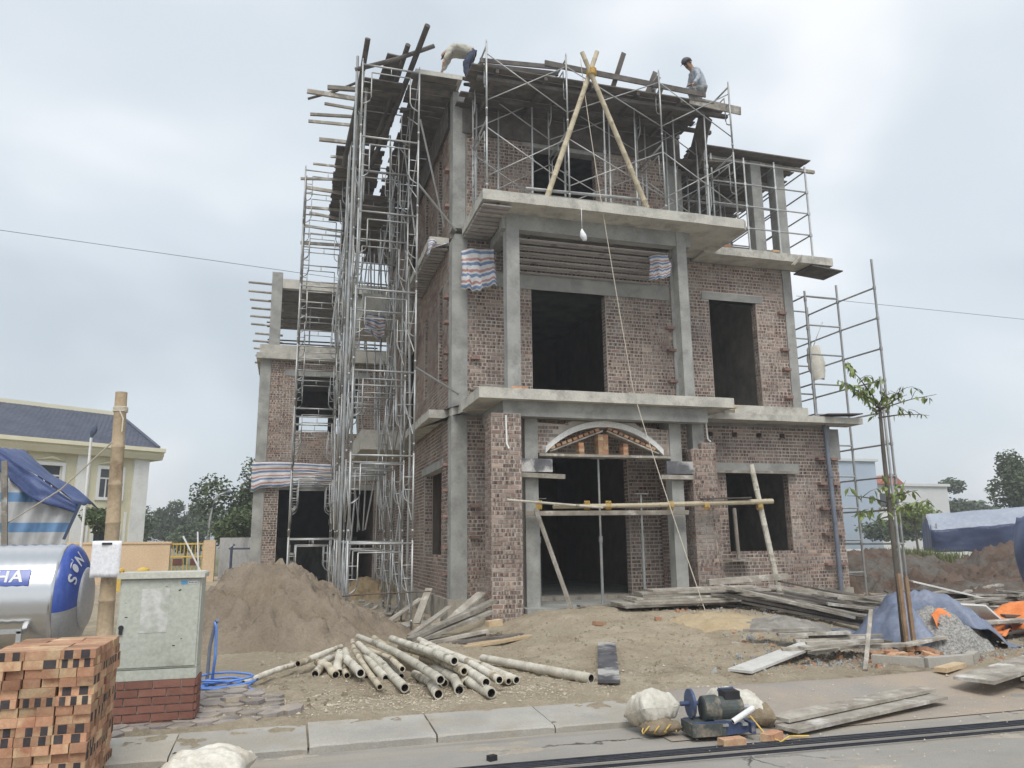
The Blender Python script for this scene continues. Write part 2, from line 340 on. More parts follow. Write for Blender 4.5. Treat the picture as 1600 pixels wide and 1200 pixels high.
# ================================================================ ground
def gz(x, y):
    """height of the site ground"""
    z = .05 * sstep(7.2, 8.4, y)
    z += .36 * sstep(9.2, 13.4, y) * sstep(3.3, 4.8, x) * (1 - sstep(8.8, 10.6, x))
    z += .10 * sstep(10., 12., y) * sstep(8.6, 10., x)
    z -= .04 * sstep(13, 15, y) * (1 - sstep(3, 4, x)) * sstep(.5, 1.2, x)
    z += .16 * sstep(19, 23, y) * (1 - sstep(3.2, 3.4, x))
    if y > 7.7: z += .06 * fbm(x * .7, y * .7, 1.) * sstep(7.7, 9., y) + .022 * fbm(x * 3.1, y * 3.1, 4.) * sstep(7.7, 8.4, y) + .014 * abs(fbm(x * 6.5, y * 6.5, 9.)) * sstep(7.7, 8.2, y)
    return z
def ground_mat():
    k = NT('site_dirt'); v = k.vec(); big = k.noise(v, .35, 5, .6); mid = k.noise(v, 1.7, 6, .65); fine = k.noise(v, 38., 5, .75)
    c = k.ramp(mid, [(.3, (.41, .335, .24)), (.5, (.53, .45, .335)), (.7, (.64, .56, .43))])
    c = k.mix(k.mask(big, .48, .66), c, (.45, .385, .29)); c = k.mix(k.mask(k.noise(v, .8, 6, .7), .58, .7), c, (.28, .225, .17))
    c = k.mix(.55, c, k.ramp(fine, [(.2, (.45, .43, .4)), (.8, (1.45, 1.45, 1.45))]), 'MULTIPLY')
    k.color(k.mix(.0, c, c)); k.b.inputs['Roughness'].default_value = 1.; k.b.inputs['Specular IOR Level'].default_value = .1
    k.bump(k.noise(v, 11., 9, .78), 1., .09); return k.m
m_dirt = ground_mat()
def field_mat():
    k = NT('rough_field'); v = k.vec(); c = k.ramp(k.noise(v, .12, 6, .6), [(.35, (.20, .165, .12)), (.5, (.17, .16, .085)), (.65, (.12, .15, .05))])
    k.color(c); k.b.inputs['Roughness'].default_value = 1.; k.bump(k.noise(v, 5., 6, .7), .8, .08); return k.m
g = MB(); g.grid(lambda u, w: (-900 + 1900 * u, -60 + 1500 * w, -.05), 8, 8); o = struct(g.build('ground', field_mat(), org=(0, 0, 0)))
g = MB()
xs = [-14, -9, -6] + [-4 + .15 * i for i in range(20)] + [-1 + .075 * i for i in range(147)] + [10.05 + .16 * i for i in range(28)] + [15, 17, 20, 24, 30, 38]
ys = [7.52 + .075 * i for i in range(84)] + [13.85 + .14 * i for i in range(18)] + [16.4 + .35 * i for i in range(30)] + [28, 30, 34, 40]
w_ = len(xs)
for y in ys:
    for x in xs: g.v.append(Vector((x, y, gz(x, y) - (.03 if y < 7.6 else 0))))
for j in range(len(ys) - 1):
    for i in range(w_ - 1): a = j * w_ + i; g.face((a, a + 1, a + w_ + 1, a + w_))
struct(g.build('site_ground', m_dirt, smooth='full', org=(0, 0, 0)))
g = MB(); g.grid(lambda u, w: (-60 + 130 * u, -40 + 47.53 * w, -.02 if w < 1 else -.02), 40, 20); struct(g.build('road', m_asph, org=(0, 0, 0)))
# flat kerb: long cast stones lying along the road edge
kerb = bpy.data.objects.new('kerb', None); COL.objects.link(kerb); kerb.location = (0, 6.9, 0); kerb['_w'] = (0, 6.9, 0); struct(kerb)
x = -6.1
while x < 3.3:
    l_ = 1.06 if x < 2 else 1.16
    b = MB(); zt = .042 + rnd(-.008, .008); x1 = x + l_ - rnd(.006, .018)
    n_ = 14; e_ = []
    for q in range(n_ + 1):
        t = q / n_; ch = .02 * max(0, fbm((x + t) * 6, 3.) - .15) + (.012 if q in (0, n_) else 0); xx = x + (x1 - x) * t; k0 = len(b.v)
        for (yy, zz) in ((6.905 + ch * .6, -.03), (6.90 + ch, zt - .014 - ch), (6.917 + ch * 1.6, zt - .3 * ch), (7.25, zt + .014), (7.6, zt + .03), (7.62, -.03)): b.v.append(Vector((xx, yy + rnd(-.002, .002), zz + rnd(-.001, .001))))
        e_.append(k0)
    for k0, k1 in zip(e_, e_[1:]):
        for q in range(5): b.face((k0 + q, k1 + q, k1 + q + 1, k0 + q + 1))
    b.face([e_[0] + q for q in range(6)]); b.face([e_[-1] + q for q in reversed(range(6))])
    b.build('kerb_stone', m_kerb, kerb); x += l_
b = MB(); b.grid(lambda u, w: (3.2 + 11 * u, 6.3 + 1.75 * w, -.012 + .094 * sstep(.35, 1, w) * sstep(0, .08, u) - .05 * sstep(.93, 1, w) + .012 * fbm(u * 9, w * 3, 2) * sstep(.1, .3, w)), 40, 12)
struct(b.build('concrete_crossover', mat('dusty_concrete', (.25, .23, .21), (.33, .305, .275), .8, rough=.95, bump=.6, bscale=70, c3=(.38, .315, .25), s3=.5, m3=(.42, .58), vary=0), smooth='full', org=(0, 0, 0)))
# hexagonal pavers left of the bamboo, by the cabinet
pav = bpy.data.objects.new('paver_patch', None); COL.objects.link(pav); pav.location = (-.5, 9, 0); pav['_w'] = (-.5, 9, 0); struct(pav)
b = MB(); hexr = .128
b.prism([(math.cos(R(60 * i)) * hexr * .975, math.sin(R(60 * i)) * hexr * .975) for i in range(6)], 'z', -.06, 0)
hex_me = b.mesh('paver', m_paver, Vector((0, 0, 0)), False, True)
for j in range(-9, 14):
    for i in range(-13, 7):
        px_, py_ = -.45 + i * hexr * 1.5, 8.62 + (j + (.5 if i % 2 else 0)) * hexr * 1.732
        if py_ < 7.78 or py_ > 10.6 or px_ < -2.6: continue
        lim = .02 + .1 * math.sin(py_ * 3) - max(0, py_ - 8.9) * .5
        if px_ > lim or (px_ > -.15 and random.random() < .25) or (py_ > 9.6 and random.random() < .3): continue
        inst('paver', hex_me, pav, (px_, py_, gz(px_, py_) + .014 + rnd(-.01, .012)), (rnd(-.05, .05), rnd(-.05, .05), rnd(-.06, .06)))
o = inst('loose_paver', hex_me, None, (.12, 8.25, gz(.12, 8.25) + .055), (.06, -.12, .3)); tag(o, 'single grey hexagonal paver lying loose on the sandy ground', 'paver')
# scattered stone chips on the dirt
b = MB()
for i in range(9500):
    if i < 5600: x, y = random.gauss(1.5, 1.3), random.gauss(8.55, .5)
    elif i < 8700: x, y = rnd(-.4, 9), rnd(7.8, 13)
    else: x, y = rnd(3, 13), rnd(5.2, 8.5)
    if y < 7.75 and x < 3.3: continue
    s = rnd(.003, .0115) * (2.2 if random.random() < .03 else 1)
    z = gz(x, y) + s * .2 if y > 7.75 else .0 + .09 * sstep(.35, 1, (y - 6.3) / 1.75) * (y > 6.3)
    k = len(b.v); a = rnd(0, 6)
    for q in range(4): b.v.append(Vector((x + math.cos(a + q * 1.57) * s * rnd(.7, 1.3), y + math.sin(a + q * 1.57) * s * rnd(.7, 1.3), z)))
    b.v.append(Vector((x, y, z + s * rnd(.5, 1.))))
    for q in range(4): b.face((k + q, k + (q + 1) % 4, k + 4))
CH = b
stuff(tag(b.build('stone_chips', m_pebble, org=(0, 0, 0), recalc=False), 'pale stone chips and grit strewn over the dirt', 'gravel'))
# clods and crumbs of dirt
b = MB()
for i in range(3600):
    x, y = (rnd(-.3, 9.5), rnd(8.2, 13.6)) if i < 2400 else (random.gauss(1.6, .8), rnd(14.8, 20))
    if x < .6 and y > 14: continue
    s = rnd(.006, .03) * (1.8 if random.random() < .05 else 1); z = gz(x, y); k = len(b.v); a = rnd(0, 6)
    for q in range(5): b.v.append(Vector((x + math.cos(a + q * 1.257) * s * rnd(.7, 1.3), y + math.sin(a + q * 1.257) * s * rnd(.7, 1.3), z - .004)))
    for q in range(5): b.v.append(Vector((x + math.cos(a + q * 1.257) * s * .55, y + math.sin(a + q * 1.257) * s * .55, z + s * rnd(.4, .8))))
    for q in range(5): b.face((k + q, k + (q + 1) % 5, k + 5 + (q + 1) % 5, k + 5 + q))
    b.face((k + 5, k + 6, k + 7, k + 8, k + 9))
stuff(tag(b.build('dirt_clods', m_dirt, org=(0, 0, 0), recalc=False), 'small clods of dry dirt scattered over the site', 'dirt'))
# dirt spilling over the kerb and mud on the road
b = MB(); b.grid(lambda u, w: (-1.2 + 4.6 * u, 7.02 + .75 * w, .036 + .05 * w + .055 * fbm((-1.2 + 4.6 * u) * 1.8, (7.02 + .75 * w) * 2.2, 3.) - .045 * (1 - w) + .012 * fbm(u * 60, w * 12, 1.)), 150, 28)
stuff(tag(b.build('dirt_spill', m_dirt, None, smooth='full', recalc=False, org=(0, 0, 0)), 'dry dirt spilling from the site over the flat kerb', 'dirt'))
b = MB(); b.grid(lambda u, w: (-1.0 + 12 * u, 4.9 + 2.1 * w, -.036 + .03 * fbm((-1 + 12 * u) * .9, (4.9 + 2.1 * w) * 2.4, 6.) + .008 * fbm(u * 150, w * 30, 2.)), 260, 50)
stuff(tag(b.build('dried_mud', mat('dried_mud', (.30, .265, .215), (.40, .355, .295), 2., rough=1, bump=.6, bscale=50, vary=0), None, smooth='full', recalc=False, org=(0, 0, 0)), 'thin patches of dried mud on the road surface', 'mud'))
# ================================================================ the unfinished house
HX0, HX1, HY = 3.3, 12.07, 16.0            # left face, right face of upper floors, front face
house = thing('unfinished_brick_house', 'three storey house shell of bare brick and grey concrete slabs, under construction', 'house', (3.3, 16, 0))
m_inner_shade = mat('shade_toned_inner_wall', (.13, .10, .085), (.19, .15, .13), 3., rough=.95, bump=.4, bscale=30, vary=0)  # room shade is put into this darkened inner wall colour
BR = dict(l=.23, h=.060, jx=.022, jz=.021)
def spans(a, b, holes):
    out = [(a, b)]
    for h0, h1 in holes:
        nx = []
        for s0, s1 in out:
            if h1 <= s0 or h0 >= s1: nx.append((s0, s1)); continue
            if h0 > s0: nx.append((s0, h0))
            if h1 < s1: nx.append((h1, s1))
        out = nx
    return [q for q in out if q[1] - q[0] > .03]
def brick_list(u0, u1, z0, z1, holes):
    out = []; n = int(round((z1 - z0) / (BR['h'] + BR['jz'])))
    hh = (z1 - z0) / n
    for c in range(n):
        za = z0 + c * hh; zc = za + hh / 2
        hs = [(h[0], h[1]) for h in holes if h[2] < zc < h[3]]
        head = (c % 4 == 3)
        for s0, s1 in spans(u0, u1, hs):
            l = BR['l'] if not head else .108
            u = s0 - (l * .5 if c % 2 else 0) - rnd(0, .02)
            while u < s1 - .01:
                a, b = max(u, s0) , min(u + l, s1)
                if b - a > .035: out.append((a + BR['jx'] / 2, b - BR['jx'] / 2, za + .010 + rnd(-.002, .002), za + hh - .011))
                u += l
    return out
def put_brick(b, axis, face, sgn, a, c, z0, z1, d):
    """five-sided brick standing proud d of the wall plane at 'face' (outward sign sgn)"""
    f0, f1 = face - sgn * .02, face + sgn * d; k = len(b.v); r = random.random()
    def P(u, t, z): return Vector((u, t, z)) if axis == 'x' else Vector((t, u, z))
    j = [rnd(-.0025, .0025) for _ in range(4)]
    for (u, z, t) in ((a, z0, f0), (c, z0, f0), (c, z1, f0), (a, z1, f0), (a, z0, f1 + j[0]), (c, z0, f1 + j[1]), (c, z1, f1 + j[2]), (a, z1, f1 + j[3])): b.v.append(P(u, t, z))
    q = (c - a) / .208
    b.face((k + 4, k + 5, k + 6, k + 7), [(0, r), (q, r), (q, r), (0, r)])
    for s in ((0, 1, 5, 4), (1, 2, 6, 5), (2, 3, 7, 6), (3, 0, 4, 7)): b.face([k + i for i in s], (0.0, r))
def core(b, axis, face, sgn, th, u0, u1, z0, z1, holes):
    us = sorted({u0, u1, *[max(u0, min(u1, h[i])) for h in holes for i in (0, 1)]}); zs = sorted({z0, z1, *[max(z0, min(z1, h[i])) for h in holes for i in (2, 3)]})
    def P(u, t, z): return Vector((u, t, z)) if axis == 'x' else Vector((t, u, z))
    def full(i, j):
        if not (0 <= i < len(us) - 1 and 0 <= j < len(zs) - 1): return False
        uc, zc = (us[i] + us[i + 1]) / 2, (zs[j] + zs[j + 1]) / 2
        return not any(h[0] < uc < h[1] and h[2] < zc < h[3] for h in holes)
    fa, fb = face, face - sgn * th
    for i in range(len(us) - 1):
        for j in range(len(zs) - 1):
            if not full(i, j): continue
            a, c, e, g_ = us[i], us[i + 1], zs[j], zs[j + 1]
            def quad(*ps): k = len(b.v); b.v.extend(ps); b.face((k, k + 1, k + 2, k + 3))
            quad(P(a, fa, e), P(c, fa, e), P(c, fa, g_), P(a, fa, g_)); quad(P(c, fb, e), P(a, fb, e), P(a, fb, g_), P(c, fb, g_))
            if not full(i - 1, j): quad(P(a, fa, e), P(a, fa, g_), P(a, fb, g_), P(a, fb, e))
            if not full(i + 1, j): quad(P(c, fa, e), P(c, fb, e), P(c, fb, g_), P(c, fa, g_))
            if not full(i, j - 1): quad(P(a, fa, e), P(a, fb, e), P(c, fb, e), P(c, fa, e))
            if not full(i, j + 1): quad(P(a, fa, g_), P(c, fa, g_), P(c, fb, g_), P(a, fb, g_))
def wall(axis, face, sgn, u0, u1, z0, z1, holes=(), th=.22, skip=(), jambs=True, bricks=True):
    """a wall part of the house: mortar core, brickwork standing proud of it, brick jambs in its openings"""
    b = MB(); core(b, axis, face, sgn, th, u0, u1, z0, z1, holes)
    w = b.build('wall', m_mortar if bricks else m_inner_shade, house, recalc=False)
    if not bricks: return w
    b = MB()
    for (a, c, za, zb) in brick_list(u0, u1, z0, z1, list(holes) + list(skip)): put_brick(b, axis, face, sgn, a, c, za, zb, rnd(.004, .012))
    if jambs:
        ax2 = 'y' if axis == 'x' else 'x'
        t0, t1 = min(face, face - sgn * th), max(face, face - sgn * th)
        for h in holes:
            for uu, sg in ((h[0], 1), (h[1], -1)):
                if u0 + .05 < uu < u1 - .05:
                    for (a, c, za, zb) in brick_list(t0 + .006, t1 - .006, max(h[2], z0), min(h[3], z1), []): put_brick(b, ax2, uu, sg, a, c, za, zb, .006)
    stuff(b.build('brickwork', m_brick, w, recalc=False)); return w
def hpart(name, m_, *boxes, parent=None):
    b = MB()
    for q in boxes: b.bx(*q)
    return b.build(name, m_, parent or house)
# ---- plinth and floors
hpart('plinth', m_plinth, (3.22, 13.06, 15.93, 16.3, -.1, .5)); hpart('plinth', m_plinth, (3.22, 3.6, 16.3, 27.9, -.1, .5)); hpart('plinth', m_plinth, (12.7, 13.06, 16.3, 27.9, -.1, .5))
hpart('porch_floor', m_conc, (4.35, 9.0, 14.1, 15.93, -.1, .42))
hpart('floor', m_conc, (3.5, 12.85, 16.3, 27.9, .3, .46))
# ---- ground storey, front
D1 = (4.55, 7.35, 0, 3.55); G1 = (9.85, 11.55, 1.36, 3.2)
vents = [(9.42, 9.58, 4.02, 4.16), (10.08, 10.24, 4.02, 4.16), (10.75, 10.91, 4.02, 4.16), (11.4, 11.56, 4.02, 4.16)]
wall('x', HY, -1, 3.6, 13.02, .5, 4.3, [D1, G1] + vents, skip=[(9.55, 11.85, 3.2, 3.42)])
hpart('lintel', m_conc, (9.55, 11.85, 15.97, 16.21, 3.2, 3.42)); hpart('lintel', m_wood, (9.5, 11.75, 15.86, 15.965, 3.17, 3.23))
wall('y', 13.02, 1, 16.02, 27.9, .5, 4.3)
# ---- ground storey, left side
wall('y', HX0, -1, 16.32, 27.9, .5, 4.3, [(17.1, 19.4, 1.36, 3.3), (22.0, 23.2, .5, 3.3), (25., 26.6, 1.4, 3.3)])
hpart('lintel', m_conc, (3.27, 3.51, 16.9, 19.7, 3.3, 3.48))
# ---- second storey
D2 = (5.13, 6.95, 4.6, 7.3); G2 = (9.7, 11.02, 4.62, 7.42)
wall('x', HY, -1, 3.6, 8.68, 4.55, 8.36, [D2], skip=[(4.2, 8.6, 7.3, 7.66)]); hpart('lintel', m_conc, (4.2, 8.6, 15.965, 16.215, 7.3, 7.66))
wall('x', HY, -1, 9.14, 11.86, 4.55, 8.36, [G2], skip=[(9.5, 11.2, 7.42, 7.6)]); hpart('lintel', m_conc, (9.5, 11.2, 15.97, 16.21, 7.42, 7.6))
wall('y', HX0, -1, 16.32, 27.9, 4.4, 8.36, [(17.15, 17.65, 5.35, 7.6), (19.2, 19.65, 5.3, 7.4), (21.4, 23.4, 4.6, 7.4), (25, 26.5, 5.4, 7.4)])
wall('y', 12.07, 1, 16.22, 27.9, 4.5, 8.36)
# ---- third storey
wall('x', HY, -1, 3.6, 8.7, 8.6, 11.6, [(5.2, 6.82, 9.4, 10.85)]); hpart('lintel', m_conc, (4.95, 7.1, 15.97, 16.21, 10.85, 11.05))
wall('y', HX0, -1, 16.32, 27.9, 8.5, 12.0, [(17.3, 17.9, 9.0, 11.2), (19.3, 19.8, 9.0, 11.2), (21.4, 23.4, 8.7, 11.4)])
# ---- the dark rooms behind: cross walls, back walls and ceilings
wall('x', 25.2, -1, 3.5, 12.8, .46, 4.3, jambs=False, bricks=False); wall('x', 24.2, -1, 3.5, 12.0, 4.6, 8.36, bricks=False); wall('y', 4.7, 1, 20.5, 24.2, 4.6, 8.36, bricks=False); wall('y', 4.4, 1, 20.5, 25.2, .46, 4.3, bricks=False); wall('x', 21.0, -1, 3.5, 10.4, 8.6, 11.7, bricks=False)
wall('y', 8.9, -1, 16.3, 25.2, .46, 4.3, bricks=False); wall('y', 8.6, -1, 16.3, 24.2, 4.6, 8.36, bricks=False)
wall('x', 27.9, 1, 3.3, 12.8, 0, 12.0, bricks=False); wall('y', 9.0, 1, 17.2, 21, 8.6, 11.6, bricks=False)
hpart('slab', m_conc, (3.35, 12.9, 16.05, 27.85, 4.3, 4.45)); hpart('slab', m_conc, (3.35, 12.0, 16.05, 27.85, 8.36, 8.5)); hpart('slab', m_wood_dk, (3.35, 9.2, 16.05, 27.85, 11.7, 11.85))
# ---- columns standing in the wall planes
def column(x0, x1, y0, y1, z0, z1): return hpart('column', m_conc, (x0, x1, y0, y1, z0, z1))
column(3.28, 3.63, 15.96, 16.32, .46, 4.32); column(3.28, 3.63, 15.96, 16.32, 4.5, 8.34); column(3.28, 3.58, 15.96, 16.32, 8.6, 12.0)
column(8.66, 9.16, 15.97, 16.2, 4.5, 8.36); column(11.84, 12.09, 15.96, 16.22, 4.5, 8.36); column(8.68, 9.05, 15.97, 16.3, 8.6, 11.6)
column(12.72, 13.07, 15.955, 16.25, 3.55, 4.3)
column(9.5, 9.72, 17.0, 17.25, 8.6, 11.4); column(11.25, 11.55, 16.1, 16.35, 8.6, 11.4); column(11.95, 12.25, 16.1, 16.4, 8.6, 11.4); column(10.4, 10.65, 19.6, 19.9, 8.6, 11.4)
# toothing bricks left sticking out of the walls beside the columns
b = MB()
tb = []
for z in (1.0, 1.55, 2.2, 2.75, 3.3, 5.2, 5.8, 6.5, 7.1, 9.3, 10.2): tb.append((3.25, 16.42, z))
for z in (1.75, 2.4, 4.9, 5.6, 7.2): tb.append((3.8, 15.96, z))
for z in (5.3, 6.05, 6.6): tb.append((8.58, 15.94, z))
for z in (5.05, 5.75, 6.25, 7.2): tb.append((11.72, 15.95, z))
for z in (1.05, 1.75, 2.35, 2.95, 3.55): tb.append((12.45, 15.93, z)); tb.append((12.82, 15.93, z))
bb = MB(); bb.box((0, 0, 0), (.2, .14, .06)); tb_me = bb.mesh('toothing_brick', mat('weathered_brick', (.20, .125, .105), (.31, .205, .175), 6., rough=.95, bump=.4, bscale=40, vary=.25), Vector((0, 0, 0)), False, True)
for p in tb: inst('toothing_brick', tb_me, house, p, (0, 0, 1.57 if p[0] < 3.3 else 0))
# ---- slabs
def slab(poly, z0, z1, m_=m_conc_lt, rough=.012):
    b = MB(); pts = []
    for i, p in enumerate(poly):                       # break up the edge so that the cast lip is not ruler straight
        q = poly[(i + 1) % len(poly)]; n = max(1, int(math.hypot(q[0] - p[0], q[1] - p[1]) / .22))
        for k in range(n):
            t = k / n; e = rnd(-rough, rough) if k else 0
            pts.append((p[0] + (q[0] - p[0]) * t + e, p[1] + (q[1] - p[1]) * t + e))
    b.prism(pts, 'z', z0, z1); return b.build('slab', m_, house)
slab([(3.42, 14.02), (8.95, 14.02), (8.95, 15.95), (3.42, 15.95)], 4.36, 4.57)                       # over the porch
slab([(8.97, 15.45), (13.4, 15.45), (13.4, 16.04), (8.97, 16.04)], 4.37, 4.52)                      # eaves, ground storey right
slab([(2.86, 16.4), (3.41, 16.4), (3.41, 15.5), (3.5, 15.5), (3.5, 15.96), (3.29, 15.98), (3.29, 21.2), (2.86, 21.2)], 4.32, 4.5)
slab([(3.5, 14.0), (9.5, 14.0), (9.62, 14.1), (9.62, 15.96), (3.5, 15.96)], 8.44, 8.66)                # big balcony roof
slab([(9.3, 15.4), (12.95, 15.4), (12.95, 16.06), (9.3, 16.06)], 8.38, 8.58)
slab([(2.84, 16.4), (3.29, 16.4), (3.29, 20.4), (2.84, 20.4)], 8.34, 8.52)
hpart('parapet', m_conc_lt, (1.85, 3.29, 21.3, 21.45, 4.18, 4.72), (1.85, 1.98, 21.45, 24.9, 4.18, 4.72), (1.98, 3.29, 21.45, 24.9, 4.18, 4.32)); hpart('parapet', m_conc_lt, (1.85, 3.29, 21.9, 22.05, 8.2, 8.85), (1.85, 1.98, 22.05, 25, 8.2, 8.85), (1.98, 3.29, 22.05, 25, 8.2, 8.36))
hpart('parapet', m_conc_lt, (9.9, 11.9, 15.5, 15.95, 4.525, 4.72)); hpart('parapet', m_conc_lt, (4.6, 7.25, 14.35, 14.62, 8.665, 8.86))
# ---- porch: beams, columns, brick pillars
hpart('beam', m_conc, (3.95, 8.42, 14.22, 14.5, 4.06, 4.36)); hpart('beam', m_conc, (3.95, 4.2, 14.5, 15.95, 4.1, 4.36)); hpart('beam', m_conc, (8.17, 8.42, 14.5, 15.95, 4.1, 4.36))
column(4.47, 4.74, 14.52, 14.78, .42, 4.36); column(7.66, 7.93, 14.52, 14.78, .42, 4.36); column(8.22, 8.5, 14.55, 14.8, 3.5, 4.36)
column(4.14, 4.42, 14.55, 14.82, 4.57, 8.44); column(8.1, 8.33, 14.55, 14.8, 4.57, 8.44)
hpart('beam', m_conc, (4.05, 8.45, 14.57, 14.8, 8.1, 8.44)); hpart('beam', m_conc, (4.15, 4.4, 14.82, 15.96, 8.12, 8.44)); hpart('beam', m_conc, (8.1, 8.33, 14.82, 15.96, 8.12, 8.44))
def pillar(x0, x1, y0, y1, z0, z1):
    b = MB(); b.bx(x0 + .006, x1 - .006, y0 + .006, y1 - .006, z0, z1)
    p = b.build('pillar', m_mortar, house)
    for axis, face, sg, a, c in (('x', y0, -1, x0, x1), ('y', x0, -1, y0, y1)):
        for (u0, u1, za, zb) in brick_list(a, c, z0, z1, []):
            q = MB(); put_brick(q, axis, face + .006 * -sg, sg, u0, u1, za, zb, rnd(.006, .016)); q.build('brick', m_brick, p, recalc=False)
    for axis, face, sg, a, c in (('y', x1, 1, y0, y1),):
        q = MB()
        for (u0, u1, za, zb) in brick_list(a, c, z0, z1, []): put_brick(q, axis, face, sg, u0, u1, za, zb, .008)
        stuff(q.build('brickwork', m_brick, p, recalc=False))
    return p
pillar(3.70, 4.30, 14.2, 14.72, -.05, 4.1)
def pillar2(x0, x1, y0, y1, z0, z1):
    b = MB(); b.bx(x0 + .006, x1 - .006, y0 + .006, y1 - .006, z0, z1); p = b.build('pillar', m_mortar, house); q = MB()
    for axis, face, sg, a, c in (('x', y0, -1, x0, x1), ('y', x0, -1, y0, y1), ('y', x1, 1, y0, y1)):
        for (u0, u1, za, zb) in brick_list(a, c, z0, z1, []): put_brick(q, axis, face, sg, u0, u1, za, zb, rnd(.006, .012))
    stuff(q.build('brickwork', m_brick, p, recalc=False)); return p
pillar2(8.1, 8.66, 14.4, 15.95, .3, 3.52); pillar2(8.35, 8.68, 14.42, 14.75, 3.52, 3.66)
# ---- arch panel over the entrance
AX0, AX1, AZ0, ACX = 4.9, 7.5, 3.38, 6.2
def arch_z(x, rise=.56):                                     # circular segment
    h = (AX1 - AX0) / 2; r = (h * h + rise * rise) / (2 * rise); return AZ0 + rise - r + math.sqrt(max(0, r * r - (x - ACX) ** 2))
pan = MB(); N = 26; lo = [(AX0 + (AX1 - AX0) * i / N) for i in range(N + 1)]
outer = [(4.74, AZ0), (AX0 - .02, AZ0)] + [(x, arch_z(x) + .1) for x in lo[1:-1]] + [(AX1 + .02, AZ0), (7.66, AZ0), (7.66, 3.92), (7.0, 3.97), (6.9, 4.05), (5.5, 4.05), (5.3, 3.97), (4.74, 4.0)]
pan.prism(outer, 'y', 14.56, 14.74); pn = pan.build('arch_panel', m_mortar, house); q = MB()
for (u0, u1, za, zb) in brick_list(4.75, 7.65, AZ0, 4.02, []):
    c = (u0 + u1) / 2
    if (c < AX0 or c > AX1 or za > arch_z(c) + .16) and not (za > 3.88 and (c > 7.0 or c < 5.3)) : put_brick(q, 'x', 14.56, -1, u0, u1, za, zb, rnd(.006, .012))
stuff(q.build('brickwork', m_brick, pn, recalc=False))
q = MB()
for x0, x1 in zip(lo, lo[1:]):
    z0, z1 = arch_z(x0), arch_z(x1); k = len(q.v)
    for y in (14.5, 14.76):
        for (x, z) in ((x0, z0), (x1, z1), (x1, z1 + .12), (x0, z0 + .12)): q.v.append(Vector((x, y, z)))
    for f in ((0, 1, 2, 3), (7, 6, 5, 4), (0, 4, 5, 1), (3, 2, 6, 7)): q.face([k + i for i in f])
    if x0 == lo[0]: q.face((k, k + 3, k + 7, k + 4))
    if x1 == lo[-1]: q.face((k + 1, k + 5, k + 6, k + 2))
q.build('arch_ring', m_white, pn)
# ---- left wing at the back
WY = 28.0
column(-1.16, -.8, WY - .04, WY + .3, -.1, 8.1)
wall('x', WY, -1, -.8, 3.3, .3, 4.4, [(-.33, 2.96, .3, 3.5)]); wall('x', WY, -1, -.8, 3.3, 4.4, 8.1, [(.08, 2.3, 5.5, 7.55)])
hpart('beam', m_conc, (-1.14, 3.28, WY - .03, WY + .2, 3.85, 4.42)); hpart('beam', m_conc, (-.34, 3.25, WY - .02, WY + .2, 3.5, 3.68)); hpart('lintel', m_conc, (-.3, 2.7, WY - .03, WY + .21, 7.55, 7.78))
slab([(-1.3, WY - .25), (3.28, WY - .25), (3.28, WY + 6), (-1.3, WY + 6)], 8.1, 8.3); hpart('parapet', m_conc_lt, (-1.2, 3.27, WY - .18, WY + .1, 8.305, 8.62))
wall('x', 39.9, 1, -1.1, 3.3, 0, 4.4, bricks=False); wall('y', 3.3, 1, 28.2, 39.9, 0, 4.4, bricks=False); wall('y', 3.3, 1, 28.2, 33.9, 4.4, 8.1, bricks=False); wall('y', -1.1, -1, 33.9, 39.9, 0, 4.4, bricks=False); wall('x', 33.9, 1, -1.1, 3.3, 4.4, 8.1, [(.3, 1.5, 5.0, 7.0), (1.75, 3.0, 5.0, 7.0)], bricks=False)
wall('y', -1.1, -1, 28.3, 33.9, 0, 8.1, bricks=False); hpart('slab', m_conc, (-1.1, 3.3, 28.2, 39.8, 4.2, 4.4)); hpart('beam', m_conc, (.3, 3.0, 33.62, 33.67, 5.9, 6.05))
column(-.92, -.55, WY, WY + .35, 8.3, 11.4); column(2.0, 2.3, WY + .1, WY + .4, 8.3, 11.0); column(2.0, 2.3, WY + 5, WY + 5.3, 8.3, 11.0)
hpart('beam', m_conc_lt, (-.54, 3.2, WY - .05, WY + .2, 10.8, 11.15)); hpart('slab', m_wood_dk, (-.9, 3.2, WY + .21, WY + 5.5, 10.75, 10.9))
# horizontal pole rails across the open wing storey and pole ends beyond its corner
wr = thing('pole_rails', 'steel tube rails stacked across the open top storey of the rear wing', 'scaffold', (1, WY + 3, 8.62))
for i, z in enumerate((8.85, 9.1, 9.35, 9.6, 9.9, 10.25, 10.6)):
    b = MB(); b.tube([(-1.0 - rnd(0, .1), WY + 1 + .5 * (i % 3), z), (3.1, WY + 1 + .5 * (i % 3), z + rnd(-.05, .05))], .03, 6); b.build('rail', m_rust, wr, smooth=True)
for x in (-.6, .5, 1.5, 2.6):
    b = MB(); b.tube([(x, WY + 1.5, 8.3), (x, WY + 1.5, 10.75)], .03, 6); b.build('post', m_steel, wr, smooth=True)
for i in range(11):
    z = 11.1 - i * .2 - (.06 if i > 5 else 0); y = WY + .5 + i * .42
    b = MB(); b.tube([(-1.75 + rnd(-.06, .1) + i * .02, y, z), (-.5, y, z - .03)], .045, 7)
    tag(b.build('formwork_pole', m_wood, None, smooth=True), 'grey pole end jutting out sideways past the rear wing column', 'pole', 'poles jutting past the rear wing column')
